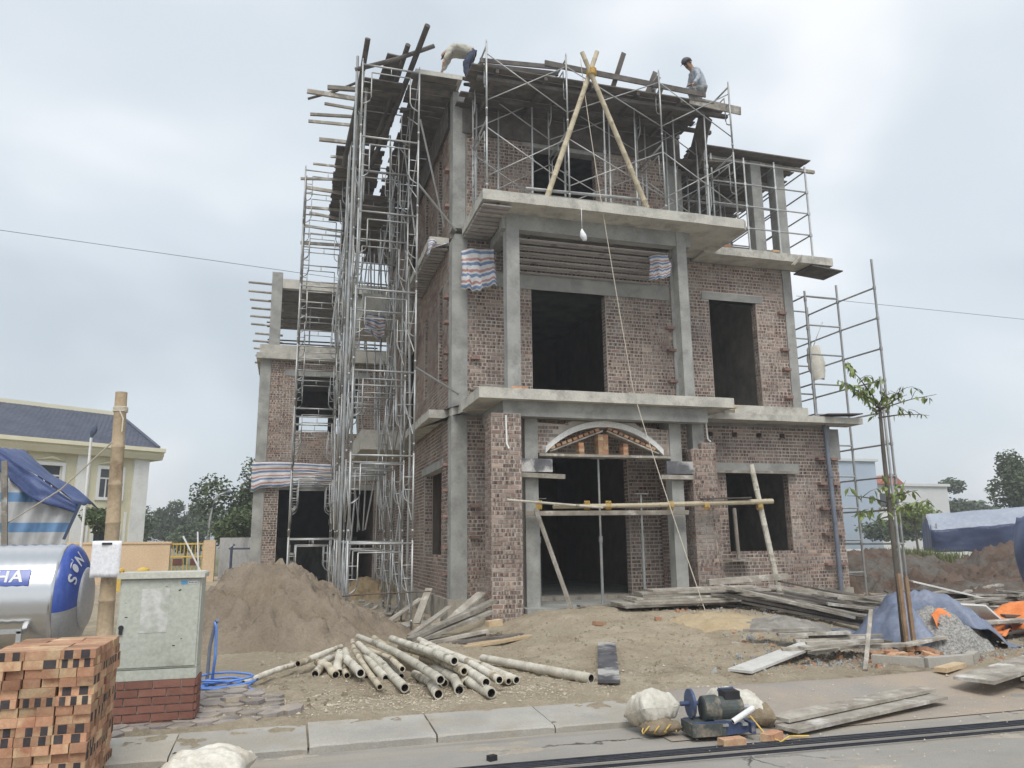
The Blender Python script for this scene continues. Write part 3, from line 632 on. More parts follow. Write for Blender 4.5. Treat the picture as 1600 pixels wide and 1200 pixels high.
# ---- roof formwork decks: boards laid side by side
def deck(label, x0, x1, y0, y1, z, w=.2, ragged=.12, sag=.0, m_=m_wood_dk, loc=None, jumps=.012):
    d = thing('formwork_deck', label, 'formwork', loc or (x0, y0, z)); y = y0
    while y < y1:
        a, c = x0 + rnd(-ragged, ragged * .3), x1 + rnd(-ragged * .3, ragged)
        b = MB(); dz = rnd(-jumps, jumps); b.bar((a, y + w / 2, z + dz), (c, y + w / 2 + rnd(-.01, .01), z + dz + sag + rnd(-.02, .02)), w - rnd(.004, .022), .028)
        b.build('plank', m_, d); y += w
    return d
d1 = deck('dark plank deck of the roof eaves above the left side wall', 2.3, 3.32, 15.5, 27.6, 12.0, .24)
d2 = deck('dark plank deck over the front balcony with ragged board ends', 3.45, 8.95, 14.26, 16.0, 11.62, .21, .2)
d3 = deck('dark plank deck roofing the open right hand storey', 9.6, 12.8, 15.75, 19.6, 11.45, .24, .2)
b = MB(); b.bx(2.32, 3.4, 15.5, 16.1, 12.02, 12.13); b.build('concrete_lip', m_conc_lt, d1)
for x in (3.9, 5.0, 6.1, 7.2, 8.3):
    b = MB(); b.bar((x, 14.28, 11.56), (x, 15.98, 11.56), .07, .09); b.build('joist', m_wood_dk, d2)
for y in (14.5, 15.25):
    b = MB(); b.bar((3.5, y, 11.47), (9.6, y, 11.47), .09, .08); b.build('bearer', m_wood_dk, d2)
for y in (16.2, 17.2, 18.4):
    b = MB(); b.bar((9.5, y, 11.39), (13.3 if y < 17 else 12.9, y, 11.37), .08, .08); b.build('bearer', m_wood, d3)
b = MB(); b.bar((3.23, 16.35, 11.6), (3.23, 27.6, 11.6), .035, .7); tag(b.build('shutter_board', m_wood_dk), 'long dark board shuttering along the top of the left side wall', 'board')
# side shuttering of the roof edge beams, standing on edge
for (p, q, h, lab) in (((3.5, 14.22, 11.7), (5.3, 14.22, 11.84), .1, 'long bent board on edge along the front of the balcony deck'), ((4.95, 14.2, 11.88), (8.9, 14.24, 11.78), .13, 'tall edge board facing the front of the balcony deck'),
                       ((8.5, 14.3, 11.62), (9.85, 14.3, 11.55), .2, 'pale board end jutting right past the balcony deck'), ((3.55, 14.6, 11.84), (5.4, 14.6, 11.95), .1, 'bowed plank raised above the balcony deck edge'),
                       ((8.5, 14.65, 11.74), (9.6, 14.65, 11.72), .05, 'short dark board beneath the crouching worker'), ((3.5, 15.93, 11.27), (9.1, 15.93, 11.25), .62, 'dark board shuttering over the third storey front wall')):
    b = MB(); b.bar(p, q, .035 if h > .06 else .34, h); tag(b.build('shutter_board', m_wood_dk if 'pale' not in lab else m_wood), lab, 'board')
for i, (x, y, dx, h) in enumerate(((6.6, 14.3, .25, .55), (7.5, 14.5, .22, .35), (7.65, 14.6, .2, .32), (7.85, 14.7, .15, .2))):
    b = MB(); b.bar((x, y, 11.66), (x + dx, y - .1, 11.92 + h), .11, .03, (0, 1, 0)); tag(b.build('upright_board', m_wood_dk), 'short board stub standing slanted on the balcony deck', 'board', 'board stubs on the balcony deck')
# sloping soffit board on the right of the roof
b = MB(); b.bar((9.1, 14.6, 11.5), (9.35, 15.9, 10.6), .5, .03, (1, 0, .3)); tag(b.build('soffit_board', m_wood_dk), 'broken dark board slanting under the right roof corner', 'board')
b = MB(); b.bar((8.7, 15.6, 10.75), (10.3, 15.6, 10.9), .3, .04); tag(b.build('catwalk_board', m_wood_dk), 'dark plank bridging between the scaffold posts below the roof corner', 'board')
# joists jutting out to the left over the scaffold, with the deck boards and the long raking poles
for i, (x, y) in enumerate(((.26, 16.3), (.07, 16.75), (.2, 17.1), (.01, 17.5), (.14, 17.9), (.4, 18.8), (.6, 19.6), (.27, 20.2), (-.04, 21.0), (.03, 21.9), (-.02, 23.1), (.23, 23.8), (-.05, 24.8), (.1, 26.0))):
    b = MB(); b.bar((x + rnd(-.12, .22), y + rnd(-.12, .12), 11.9 + rnd(-.1, .1)), (1.35, y + rnd(-.05, .05), 11.9 + rnd(-.03, .03)), rnd(.045, .075), rnd(.05, .1))
    tag(b.build('eaves_joist', m_wood), 'timber joist jutting out over the scaffold from the roof eaves', 'joist', 'joists jutting from the roof eaves')
sd1 = deck('dark board platform on the scaffold top beside the roof edge', 1.12, 2.08, 15.9, 18.9, 11.98, .22, .05)
sd2 = deck('second dark board platform further back along the scaffold top', .85, 2.05, 19.2, 24.0, 11.98, .25, .05)
sd3 = deck('narrow dark platform two lifts below the scaffold top', 1.15, 2.1, 18.2, 22.0, 10.2, .25, .05)
for (p, q, w, lab) in (((1.21, 15.1, 12.4), (.92, 17.6, 10.6), .12, 'long raking pole rising above the scaffold beside the jutting joists'), ((2.43, 14.6, 12.6), (1.67, 18.6, 11.24), .13, 'tallest raking pole rising past the roof corner'),
                       ((2.1, 15.2, 12.48), (1.5, 19.0, 11.2), .12, 'dark raking beam between the two tall raking poles'), ((.99, 15.5, 11.86), (2.7, 15.3, 12.63), .1, 'crosswise pole tied to the raking poles'),
                       ((1.9, 15.6, 12.45), (1.6, 18.2, 12.02), .42, 'wide dark board lying against the raking poles'), ((.02, 17.0, 11.9), (1.2, 16.4, 12.2), .06, 'thin pole slanting up from the joist ends')):
    b = MB(); b.tube([p, ((p[0] + q[0]) / 2 + .03, (p[1] + q[1]) / 2, (p[2] + q[2]) / 2 - .03), q], w / 2, 8) if w < .2 else b.bar(p, q, w, .03)
    tag(b.build('raking_pole' if w < .2 else 'raking_board', m_wood_dk, None, smooth=w < .2), lab, 'pole' if w < .2 else 'board')
# ================================================================ frame scaffolding
def frame_mesh():
    b = MB(); h = .625; r = .021
    for s in (-1, 1):
        b.tube([(s * h, 0, 0), (s * h, 0, 1.68)], r, 8); b.tube([(s * h, 0, 1.68), (s * h, 0, 1.76)], .015, 6)
        i = s * (h - .2)
        b.tube([(i, 0, 1.45), (i, 0, .86), (s * (h - .165), 0, .76), (s * (h - .09), 0, .70), (s * h, 0, .66)], .0145, 7)
        for z in (1.2, .95): b.tube([(i, 0, z), (s * h, 0, z)], .011, 6)
        b.tube([(s * h, 0, .12), (s * h, 0, .17)], .026, 8)
    b.tube([(-h, 0, 1.62), (h, 0, 1.62)], .021, 8); b.tube([(-h + .2, 0, 1.45), (h - .2, 0, 1.45)], .0145, 7); b.tube([(0, 0, 1.45), (0, 0, 1.62)], .011, 6)
    return b.mesh('frame', m_steel, Vector((0, 0, 0)), True, True)
FR = frame_mesh()
def brace_mesh(l):
    b = MB(); b.tube([(0, 0, .35), (0, l, 1.45)], .0125, 6); b.tube([(.014, 0, 1.45), (.014, l, .35)], .0125, 6); return b.mesh('cross_brace', m_steel, Vector((0, 0, 0)), True, True)
BRM = {}
def jack_mesh():
    b = MB(); b.tube([(0, 0, 0), (0, 0, .3)], .014, 6); b.box((0, 0, .004), (.12, .12, .008)); b.tube([(0, 0, .1), (0, 0, .13)], .03, 6); return b.mesh('base_jack', m_rust, Vector((0, 0, 0)), False, True)
JK = jack_mesh()
def tower(label, x, y, z0, n, rz=0., braces=0., group=None):
    t = thing('scaffold_tower', label, 'scaffold', (x, y, z0), group)
    for i in range(n):
        inst('frame', FR, t, (x, y, z0 + .02 + 1.72 * i), (0, 0, rz))
        if braces:
            k = round(braces, 2)
            if k not in BRM: BRM[k] = brace_mesh(k)
            for s in (-.6, .6):
                dx, dy = math.cos(rz) * s, math.sin(rz) * s
                inst('cross_brace', BRM[k], t, (x + dx, y + dy, z0 + .02 + 1.72 * i), (0, 0, rz))
    for s in (-.625, .625): inst('base_jack', JK, t, (x + math.cos(rz) * s, y + math.sin(rz) * s, z0))
    return t
GS = 'frame scaffold towers along the left wall'
tower('tall frame scaffold tower beside the front left house corner, its legs bare on the dirt', 1.77, 15.4, .0, 7, braces=1.6, group=GS)
tower('second frame scaffold tower from the front left house corner', 1.80, 17.0, .02, 7, braces=1.6, group=GS)
tower('third frame scaffold tower from the front left house corner', 1.76, 18.6, .04, 7, braces=1.6, group=GS)
tower('fourth frame scaffold tower from the front left house corner', 1.80, 20.2, .05, 7, braces=1.1, group=GS)
tower('frame scaffold tower standing behind the sand heap, clear of the wall', .68, 21.0, .12, 7, braces=1.6, group=GS)
tower('frame scaffold tower next behind the one at the sand heap', .70, 22.6, .15, 7, braces=1.6, group=GS)
tower('frame scaffold tower two behind the one at the sand heap', .68, 24.2, .15, 7, braces=1.6, group=GS)
tower('frame scaffold tower nearest the rear wing window', .72, 25.8, .15, 7, group=GS)
for i, (x, y, z0, z1) in enumerate(((1.0, 15.5, 0, 12.2), (1.22, 16.2, 0, 11.9), (2.62, 17.6, .0, 8.2), (2.7, 19.3, 0, 8.2), (2.6, 21.6, .1, 11.8), (2.55, 23.5, .1, 11.8))):
    b = MB(); b.tube([(x, y, z0 + gz(x, y) * 0), (x + rnd(-.05, .05), y, (z0 + z1) / 2), (x + rnd(-.08, .08), y, z1)], .03, 8)
    tag(b.build('scaffold_pole', m_steel, None, smooth=True), 'long straight steel pole lashed upright beside the frame scaffold', 'pole', 'steel poles beside the frame scaffold')
for i in range(64):
    y = rnd(15.7, 26.5); x = rnd(.9, 3.0); z = random.choice((.1, 2.0, 4.5, 6.2, 8.5, 8.5, 8.5)); h = rnd(2.2, 3.3)
    if y < 20 and x < 2.7 and z > 8: z = 8.55
    b = MB(); b.tube([(x + rnd(-.4, .4), y, z), (x, y + rnd(-.5, .5), z + h)], .022, 6)
    tag(b.build('prop', m_steel, None, smooth=True), 'thin grey prop slanting within the frame scaffold under the eaves', 'prop', 'props in the frame scaffold')
for (p, q, lab) in (((2.4, 15.4, 5.2), (3.4, 15.8, 4.75), 'steel tie tube from scaffold to the lower eaves slab'), ((2.4, 15.42, 9.3), (3.35, 15.9, 8.5), 'steel tie tube from scaffold to the upper eaves slab'),
                    ((2.55, 16.2, 11.3), (3.28, 16.9, 9.0), 'steel strut slanting from the eaves to the third storey side wall')):
    b = MB(); b.tube([p, q], .024, 8); tag(b.build('tie_tube', m_steel, None, smooth=True), lab, 'tube')
b = MB(); b.tube([(.75, 15.3, .66), (1.6, 15.35, .7), (2.75, 15.3, .72)], .015, 6); tag(b.build('rusty_rod', m_rust, None, smooth=True), 'thin rusty rod tied across the legs of the nearest scaffold frame', 'rod')
# frames standing on the balcony slab, turned at right angles to the front
for (x, lab, ang) in ((3.62, 'frame scaffold on the balcony slab by the left third storey column', 0), (5.42, 'frame scaffold on the balcony slab in front of the third storey window', 0), (7.66, 'frame scaffold on the balcony slab right of the crossed bamboo poles', 0), (9.45, 'frame scaffold at the right end of the balcony slab', 0)):
    t = thing('scaffold_tower', lab, 'scaffold', (x, 14.76, 8.66), 'scaffold frames on the balcony slab')
    for i in range(2): inst('frame', FR, t, (x, 14.76, 8.67 + 1.72 * i), (0, 0, math.pi / 2))
    nx = {3.62: 1.8, 5.42: 2.24, 7.66: 1.79}.get(x)
    if nx:
        k = round(nx, 2)
        if k not in BRM: BRM[k] = brace_mesh(k)
        for i in range(2):
            for yy in (14.16, 15.36): inst('cross_brace', BRM[k], t, (x, yy, 8.67 + 1.72 * i), (0, 0, -math.pi / 2))
for i, (x, y, z1) in enumerate(((4.3, 15.8, 11.58), (5.9, 15.7, 11.58), (6.4, 14.5, 11.43), (7.95, 15.6, 11.58), (8.6, 15.75, 11.58), (9.35, 15.6, 11.43), (9.2, 14.9, 11.43), (3.75, 15.7, 11.58), (4.95, 15.25, 11.43), (6.85, 15.25, 11.43), (7.35, 14.9, 11.58), (8.35, 14.9, 11.52), (8.95, 14.5, 11.43), (9.15, 15.25, 11.43), (9.75, 15.85, 11.35))):
    b = MB(); b.tube([(x, y, 8.6 if x > 9.62 else 8.665), (x + .02, y, 10.1)], .028, 8); b.tube([(x + .02, y, 10.1), (x + .03, y, z1)], .021, 8); b.tube([(x + .02, y, 10.06), (x + .02, y, 10.16)], .036, 8)
    tag(b.build('steel_prop', m_steel, None, smooth=True), 'upright steel prop on the balcony slab holding up the plank deck', 'prop', 'props on the balcony slab')
# ================================================================ tube scaffold on the right
ts = thing('tube_scaffold', 'grid of grey steel tubes and ledgers standing beyond the right house corner', 'scaffold', (14.4, 17, 0))
UP = [(14.5, 15.8, 8.85), (14.4, 17.1, 8.55), (14.4, 18.4, 8.3), (13.35, 17.1, 8.3), (13.35, 18.4, 8.2), (14.1, 15.5, 5.6), (13.9, 19.9, 6), (13.35, 19.7, 8.2), (14.4, 19.7, 7.6)]
for (x, y, h) in UP:
    b = MB(); b.tube([(x, y, .0), (x, y, h)], .03, 8)
    for z in range(0, int(h / .82)): b.tube([(x, y, z * .82 + .64), (x, y, z * .82 + .72)], .042, 8)
    b.build('upright', m_steel, ts, smooth=True)
for i in range(11):
    z = .68 + i * .82
    for (a, c, on) in ((0, 1, i not in (0, 10)), (1, 2, True), (3, 1, True), (4, 2, True), (3, 4, True), (5, 0, i in (1, 3, 5)), (4, 7, True), (2, 8, True), (7, 8, i % 2)):
        if not on or z > min(UP[a][2], UP[c][2]): continue
        b = MB(); b.tube([(UP[a][0], UP[a][1], z + (.1 if a in (3, 4) else 0)), (UP[c][0], UP[c][1], z + (.1 if a in (3, 4) else 0))], .024, 7); b.build('ledger', m_steel, ts, smooth=True)
us = thing('tube_scaffold', 'tube scaffold standing on the open right hand third storey', 'scaffold', (12.6, 16.5, 8.58), None)
UQ = [(x_, y_, 11.3) for x_ in (9.95, 10.9, 11.8, 12.75) for y_ in (15.88, 17.1, 18.3, 19.5)]
for (x, y, h) in UQ:
    b = MB(); b.tube([(x, y, 8.5 if y > 16 else 8.58), (x, y, h)], .026, 8)
    for z in range(5): b.tube([(x, y, 8.73 + z * .6), (x, y, 8.81 + z * .6)], .04, 6)
    b.build('upright', m_steel, us, smooth=True)
for i in range(5):
    z = 8.77 + .6 * i
    for a, c in [(q * 4 + w, q * 4 + w + 1) for q in range(4) for w in range(3)] + [(q * 4 + w, q * 4 + w + 4) for q in range(3) for w in range(4)]:
        b = MB(); b.tube([(UQ[a][0], UQ[a][1], z), (UQ[c][0], UQ[c][1], z)], .02, 7); b.build('ledger', m_steel, us, smooth=True)
# boards and bricks left on the slabs
b = MB(); b.bar((12.3, 15.75, 8.34), (13.25, 15.8, 8.29), .7, .03); tag(b.build('eaves_board', m_wood_dk), 'dark board poking out past the upper right eaves slab', 'board')
b = MB(); b.bar((11.6, 15.2, 8.2), (12.0, 15.38, 8.55), .08, .04); tag(b.build('shutter_strut', m_wood), 'short timber strut leaning on the edge of the upper right eaves slab', 'strut')
b = MB(); b.bar((12.3, 15.5, 4.56), (13.3, 15.5, 4.6), .4, .025); tag(b.build('eaves_board', m_wood_dk), 'dark board lying on the ground storey eaves by the right corner', 'board')
# ================================================================ things on and around the porch
def loose(name, label, cat, p, q, w, h, m_=None, group=None, up=(0, 0, 1), taper=0):
    b = MB(); b.bar(p, q, w, h, up); return tag(b.build(name, m_ or m_wood), label, cat, group)
def pole(name, label, cat, pts, r, m_=None, group=None, n=9, hollow=0, knots=0):
    b = MB(); pts = [Vector(p) for p in pts]
    if knots:
        L_ = [(pts[i + 1] - pts[i]).length for i in range(len(pts) - 1)]; T = sum(L_); P = []; rr = []
        k = int(T / knots); ss = []
        for i in range(k + 1):
            c = (i + .5) * T / (k + 1); ss += [(c - .016, 1.), (c - .006, 1.07), (c + .006, 1.07), (c + .016, 1.)]
        ss = [(0, 1.)] + ss + [(T, 1.)]
        for s_, q in ss:
            d = s_; i = 0
            while i < len(L_) - 1 and d > L_[i]: d -= L_[i]; i += 1
            P.append(pts[i].lerp(pts[i + 1], min(1, d / L_[i]))); rr.append(q * ((r[0] + (r[1] - r[0]) * s_ / T) if isinstance(r, tuple) else r))
        b.tube(P, rr, n, hollow=hollow)
    else: b.tube(pts, r, n, hollow=hollow)
    mm = m_ or m_bamboo
    return tag(b.build(name, [mm, m_hole] if hollow else mm, None, smooth=True), label, cat, group)
# centering under the arch
loose('centering_plank', 'long plank carrying the arch centering across the entrance', 'plank', (4.76, 14.62, 3.34), (7.64, 14.62, 3.34), .3, .05)
for i, (p, q) in enumerate((((5.0, 14.64, 3.42), (6.15, 14.64, 3.86)), ((6.25, 14.64, 3.86), (7.4, 14.64, 3.42)))):
    loose('centering_board', ('left', 'right')[i] + ' hand sloping board of the arch centering', 'board', p, q, .24, .03)
    d = Vector(q) - Vector(p)
    for k in range(9):
        c = Vector(p) + d * ((k + .5) / 9.5) + Vector((0, -.02, .06)); bb = MB(); a = math.atan2(d.z, d.x)
        bb.box(c, (.09, .21, .055), Matrix.Rotation(-a, 3, 'Y')); tag(bb.build('brick', m_red_brick), 'orange brick laid on the sloping centering boards under the arch', 'brick', 'bricks on the arch centering')
def brick_pile(x, y, z, n, w, label, group):
    for i in range(n):
        for k in range(w):
            bb = MB(); bb.box((x + (k - (w - 1) / 2) * .115 + rnd(-.006, .006), y, z + .03 + i * .0605), (.108, .21, .06)); tag(bb.build('brick', m_red_brick), label, 'brick', group)
brick_pile(6.16, 14.64, 3.366, 7, 2, 'orange brick of the middle stack under the arch', 'bricks of the middle arch stack')
brick_pile(5.68, 14.64, 3.366, 4, 1, 'orange brick of the short stack left of the middle arch stack', 'bricks of the left arch stack')
brick_pile(6.66, 14.64, 3.366, 4, 1, 'orange brick of the short stack right of the middle arch stack', 'bricks of the right arch stack')
loose('shutter_box', 'black film faced shutter clamped to the left porch column', 'formwork', (4.32, 14.42, 3.12), (5.0, 14.42, 3.12), .05, .26, m_film); loose('shutter_box', 'black film faced shutter clamped to the right porch column', 'formwork', (7.5, 14.42, 3.12), (8.15, 14.42, 3.12), .05, .26, m_film)
loose('clamp_plank', 'pale plank nailed beneath the left column shutter', 'plank', (4.31, 14.42, 2.93), (5.25, 14.42, 2.9), .12, .09); loose('clamp_plank', 'pale plank nailed beneath the right column shutter', 'plank', (7.35, 14.42, 2.92), (8.08, 14.42, 2.92), .12, .09)
for (x, y, z1, lab) in ((6.1, 14.7, 3.31, 'steel prop standing under the middle of the arch centering'), (7.05, 14.75, 2.6, 'short steel prop standing beside the right porch column'), (4.84, 14.85, 2.5, 'grey timber prop standing behind the left porch column')):
    b = MB(); b.tube([(x, y, .42), (x, y, 1.7)], .03, 9); b.tube([(x, y, 1.7), (x, y, z1 - .01)], .022, 9); b.tube([(x, y, 1.62), (x, y, 1.74)], .042, 9); b.box((x, y, z1 - .006), (.3, .12, .012)); b.box((x, y, .426), (.12, .12, .012))
    tag(b.build('steel_prop', m_steel, None, smooth=True), lab, 'prop')
loose('raking_strut', 'pale timber strut leaning from the left porch column down to the dirt', 'strut', (5.08, 13.75, gz(5.08, 13.75) + .0), (4.6, 14.3, 2.28), .075, .05)
pole('bamboo_rail', 'long yellow bamboo rail lashed across both porch columns', 'bamboo', [(4.9, 14.12, 2.3), (6.8, 14.12, 2.33), (9.75, 14.1, 2.42)], (.04, .055), m_bamboo_y, knots=.34)
pole('thin_rail', 'thin pale pole lashed beside the left porch column', 'pole', [(3.95, 14.02, 2.42), (5.9, 14.06, 2.28)], .024, m_bamboo)
loose('rail_plank', 'pale plank resting behind the bamboo rail', 'plank', (4.4, 14.36, 2.18), (7.9, 14.36, 2.2), .12, .09); loose('rail_plank', 'dark plank lying on the bamboo rail by the window', 'plank', (8.1, 14.12, 2.46), (9.2, 14.08, 2.49), .14, .03, m_wood_dk)
for i, x in enumerate((4.62, 5.6, 6.05, 7.4, 8.2, 9.45)):
    b = MB()
    for k in range(4): b.tube([(x + .03 * k - .05 + .07 * math.cos(a) * .2, 14.12 + .07 * math.cos(a), 2.33 + .085 * math.sin(a)) for a in [j * .7 for j in range(10)]], .008, 5)
    tag(b.build('lashing', m_ropey, None, smooth=True), 'yellow twine lashing wound round the bamboo rail', 'twine', 'lashings on the bamboo rail')
pole('bamboo_strut', 'thick bamboo strut standing slanted before the ground storey window', 'bamboo', [(9.72, 14.0, gz(9.7, 14)), (9.4, 14.25, 3.2)], (.062, .055), m_bamboo, knots=.4)
pole('timber_post', 'slim timber post standing at the window edge behind the bamboo rail', 'post', [(9.86, 15.7, 1.2), (9.86, 15.75, 2.35)], .045, m_wood)
# window post rests on a plank shelf
loose('sill_board', 'plank set on the brick sill of the ground storey window', 'plank', (9.6, 15.75, 1.18), (10.2, 15.9, 1.18), .3, .04)
# hollow bricks by the left column
for i in range(5):
    bb = MB(); bb.box((4.38, 14.98 - .0, .45 + .09 * i), (.12, .2, .088)); tag(bb.build('hollow_brick', m_red_brick), 'reddish hollow brick stacked between the left pillar and column', 'brick', 'bricks stacked beside the left porch column')
# drain pipe at the right corner, short pipes under the porch slab
b = MB(); b.tube([(12.62, 15.82, .1), (12.62, 15.82, 1.7), (12.6, 15.84, 4.36)], .055, 12)
for z in (.75, 2.0, 3.1): b.tube([(12.62, 15.82, z), (12.62, 15.82, z + .1)], .064, 12)
tag(b.build('drain_pipe', m_pvc, None, smooth=True), 'dark grey plastic drain pipe running down the right front corner', 'pipe')
pole('conduit', 'white conduit hanging on the left porch pillar', 'pipe', [(3.98, 14.15, 4.05), (3.99, 14.14, 3.5), (4.03, 14.12, 3.4)], .018, m_white); pole('conduit', 'white conduit hanging beside the right porch pillar', 'pipe', [(8.52, 14.5, 4.3), (8.54, 14.48, 3.75), (8.6, 14.46, 3.69)], .018, m_white)
# rope from the hoist down to the dirt, hoist made of two crossed bamboo poles
b = MB(); rp = []
for i in range(40):
    t = i / 39; rp.append((5.75 + (7.35 - 5.75) * (t ** 1.15), 14.1 - 3.9 * max(0, t - .62) ** 1.1, 12.05 - t * (12.05 - .12) ))
b.tube(rp, .009, 5); tag(b.build('hoist_rope', m_rope, None, smooth='full'), 'thin pale rope hanging from the crossed bamboo hoist to the ground', 'rope')
pole('bamboo_pole', 'bamboo hoist leg leaning right, its foot behind the window parapet', 'bamboo', [(4.92, 14.2, 8.68), (6.12, 14.03, 12.25)], (.06, .052), m_bamboo_y, knots=.38, hollow=.7)
pole('bamboo_pole', 'bamboo hoist leg leaning left, crossing in front of the other near the deck', 'bamboo', [(7.18, 14.08, 8.68), (5.72, 13.93, 12.1)], (.06, .05), m_bamboo_y, knots=.38, hollow=.7)
b = MB()
for k in range(5): b.tube([(5.95 + .1 * math.cos(a), 13.99 + .13 * math.sin(a), 11.62 + .03 * k) for a in [j * .7 for j in range(10)]], .012, 5)
tag(b.build('lashing', m_ropey, None, smooth=True), 'twine lashing where the bamboo hoist legs cross', 'twine')
b = MB(); b.tube([(4.5, 14.3, 8.92), (7.3, 14.28, 8.98)], .035, 8); tag(b.build('hoist_rail', m_steel, None, smooth=True), 'pale tube lying along the parapet on the balcony slab', 'tube')
# bag dangling below the balcony roof
b = MB(); b.tube([(5.6, 13.95, 8.44), (5.6, 13.95, 7.98)], .006, 5)
b.tube([(5.6, 13.95, 7.99), (5.6, 13.95, 7.93), (5.62, 13.95, 7.84), (5.66, 13.95, 7.76), (5.69, 13.95, 7.74)], [.008, .04, .07, .05, .01], 10); tag(b.build('hanging_bag', m_paper, None, smooth='full'), 'small white bag dangling on a string under the balcony roof', 'bag')
# rebar stubs, offcuts and planks left on the porch roof
for i in range(16):
    x = rnd(3.75, 4.4) if i < 8 else rnd(6.9, 7.7); y = rnd(14.7, 15.5); a = rnd(-.5, .5)
    loose('offcut', 'grey timber offcut in the heap on the porch roof', 'offcut', (x - .35 * math.cos(a), y - .3 * math.sin(a), 4.59 + .03 * (i % 8)), (x + .35 * math.cos(a), y + .3 * math.sin(a), 4.6 + .03 * (i % 8) + rnd(0, .03)), .07, .03, m_wood, 'timber offcuts on the porch roof')
for i in range(7): loose('window_plank', 'pale plank lying on the threshold of the balcony door', 'plank', (8.9 + rnd(-.1, .1), 15.1 + .05 * i, 4.59 + .03 * (i % 3)), (9.75 + rnd(-.1, .1), 15.15 + .05 * i, 4.6 + .03 * (i % 3)), .05, .03, m_wood_new, 'planks at the right balcony door')
for i, (x, y) in enumerate(((4.2, 14.32), (4.34, 14.34), (9.7, 15.6), (9.95, 15.6), (11.3, 15.6))):
    bb = MB(); bb.box((x, y - .16, (4.602 if i < 2 else 8.612)), (.2, .1, .06)); tag(bb.build('brick', m_red_brick), 'loose red brick lying on the edge of a concrete slab', 'brick', 'loose bricks on the slabs')
# ---- striped tarps
def cloth(name, label, fn, nu, nv, m_, th=.006, cat='tarp'):
    b = MB(); b.grid(fn, nu, nv); o = b.build(name, m_, None, smooth='full', recalc=False); md = o.modifiers.new('thickness', 'SOLIDIFY'); md.thickness = th; return tag(o, label, cat)
def hang(x0, x1, y0, y1, z0, z1, amp=.05, fr=9, drop=0):
    def f(u, v):
        a = amp * math.sin(u * fr + v * 2) * (1 - v * .7) + amp * .5 * fbm(u * 4, v * 4, x0)
        return (x0 + (x1 - x0) * u + a * .3, y0 + (y1 - y0) * u - abs(a), z0 + (z1 - z0) * v + drop * u * (1 - v) + .3 * amp * math.sin(u * 5) + (1 - v) * (1.4 * amp * math.sin(u * 4.3 + x0) + amp * fbm(u * 3, 1., x0)))
    return f
cloth('striped_tarp', 'red white and blue striped tarp hung along the rear wing beam', hang(-1.25, 1.6, 27.9, 27.85, 3.55, 4.42, .09, 10), 40, 10, m_stripe)
cloth('striped_tarp', 'striped tarp flap drooping from the left end of the balcony roof', hang(3.42, 4.1, 15.75, 15.4, 7.12, 7.97, .11, 8, -.12), 20, 12, m_stripe)
cloth('striped_tarp', 'striped tarp corner dangling by the right balcony column', hang(7.6, 7.95, 15.0, 14.7, 7.3, 7.95, .1, 7, .2), 14, 10, m_stripe)
cloth('striped_tarp', 'striped tarp rag along the upper left eaves slab', lambda u, v: (2.8 + .5 * u * v + .02 * math.sin(9 * u), 16.38 - .05 * math.sin(u * 7), 8.42 - .42 * (1 - v) * (1 - .5 * u) + .02 * math.sin(11 * u)), 18, 10, m_stripe)
cloth('striped_tarp', 'striped tarp rag hanging under the rear side balcony', hang(1.9, 2.5, 21.9, 21.95, 7.6, 8.25, .08, 7), 14, 10, m_stripe)
# close-set battens left under the balcony roof and the side eaves
m_batten = mat('soffit_batten', (.29, .265, .255), (.43, .40, .385), 2., rough=.8, bump=.3, bscale=30, c3=(.15, .13, .125), s3=2., vary=.14)
def slats(x0, x1, y0, y1, z, label, dz=0., w=.1):
    t = thing('slatted_soffit', label, 'formwork', (x0, y0, z)); n = int((y1 - y0) / w)
    for i in range(n):
        y = y0 + (i + .5) * (y1 - y0) / n; zz = z - dz * (i + .5) / n; b = MB(); b.bar((x0, y, zz + (.022 if i % 2 else 0)), (x1, y, zz + (.022 if i % 2 else 0)), w * .84, .03); b.build('slat', m_batten, t)
    b = MB(); b.bx(x0 + .3, x0 + .36, y0 + .02, y1 - .02, z + .055, z + .06) if not dz else b.bar((x0 + .33, y0, z + .07), (x0 + .33, y1, z + .07 - dz), .06, .03); b.build('bearer', m_wood_dk, t)
    return t
slats(4.43, 8.07, 14.84, 15.95, 8.04, 'slatted timber soffit hung under the balcony roof between its beams', .4); slats(3.52, 4.12, 14.06, 15.94, 8.36, 'narrow slatted soffit under the left end of the balcony roof'); slats(2.87, 3.27, 16.42, 20.3, 8.26, 'slatted soffit under the upper left eaves')
# ================================================================ people
def skin_mesh(name, vs_, es, m_, parent, root=0, sub=2):
    me = bpy.data.meshes.new(name); bm = bmesh.new(); lay = bm.verts.layers.skin.new()
    off = Vector(parent['_w']); bv = []
    for i, (p, r) in enumerate(vs_):
        v = bm.verts.new(Vector(p) - off); rr = r if isinstance(r, tuple) else (r, r); v[lay].radius = rr; v[lay].use_root = (i == root); bv.append(v)
    for a, c in es: bm.edges.new((bv[a], bv[c]))
    bm.to_mesh(me); bm.free(); me.materials.append(m_)
    o = bpy.data.objects.new(name, me); COL.objects.link(o); o.parent = parent; o['_w'] = tuple(off)
    o.modifiers.new('skin', 'SKIN').use_smooth_shade = True; sb = o.modifiers.new('sub', 'SUBSURF'); sb.levels = sub; sb.render_levels = sub
    return o
m_skin = mat('skin', (.34, .20, .135), (.40, .25, .17), 6., rough=.6, bump=0, vary=0)
m_jacket = mat('beige_jacket', (.44, .42, .36), (.55, .53, .46), 6., rough=.9, bump=.5, bscale=30, vary=0); m_jacket2 = mat('grey_shirt', (.32, .36, .41), (.44, .48, .53), 14., rough=.9, bump=.4, bscale=30, vary=0)
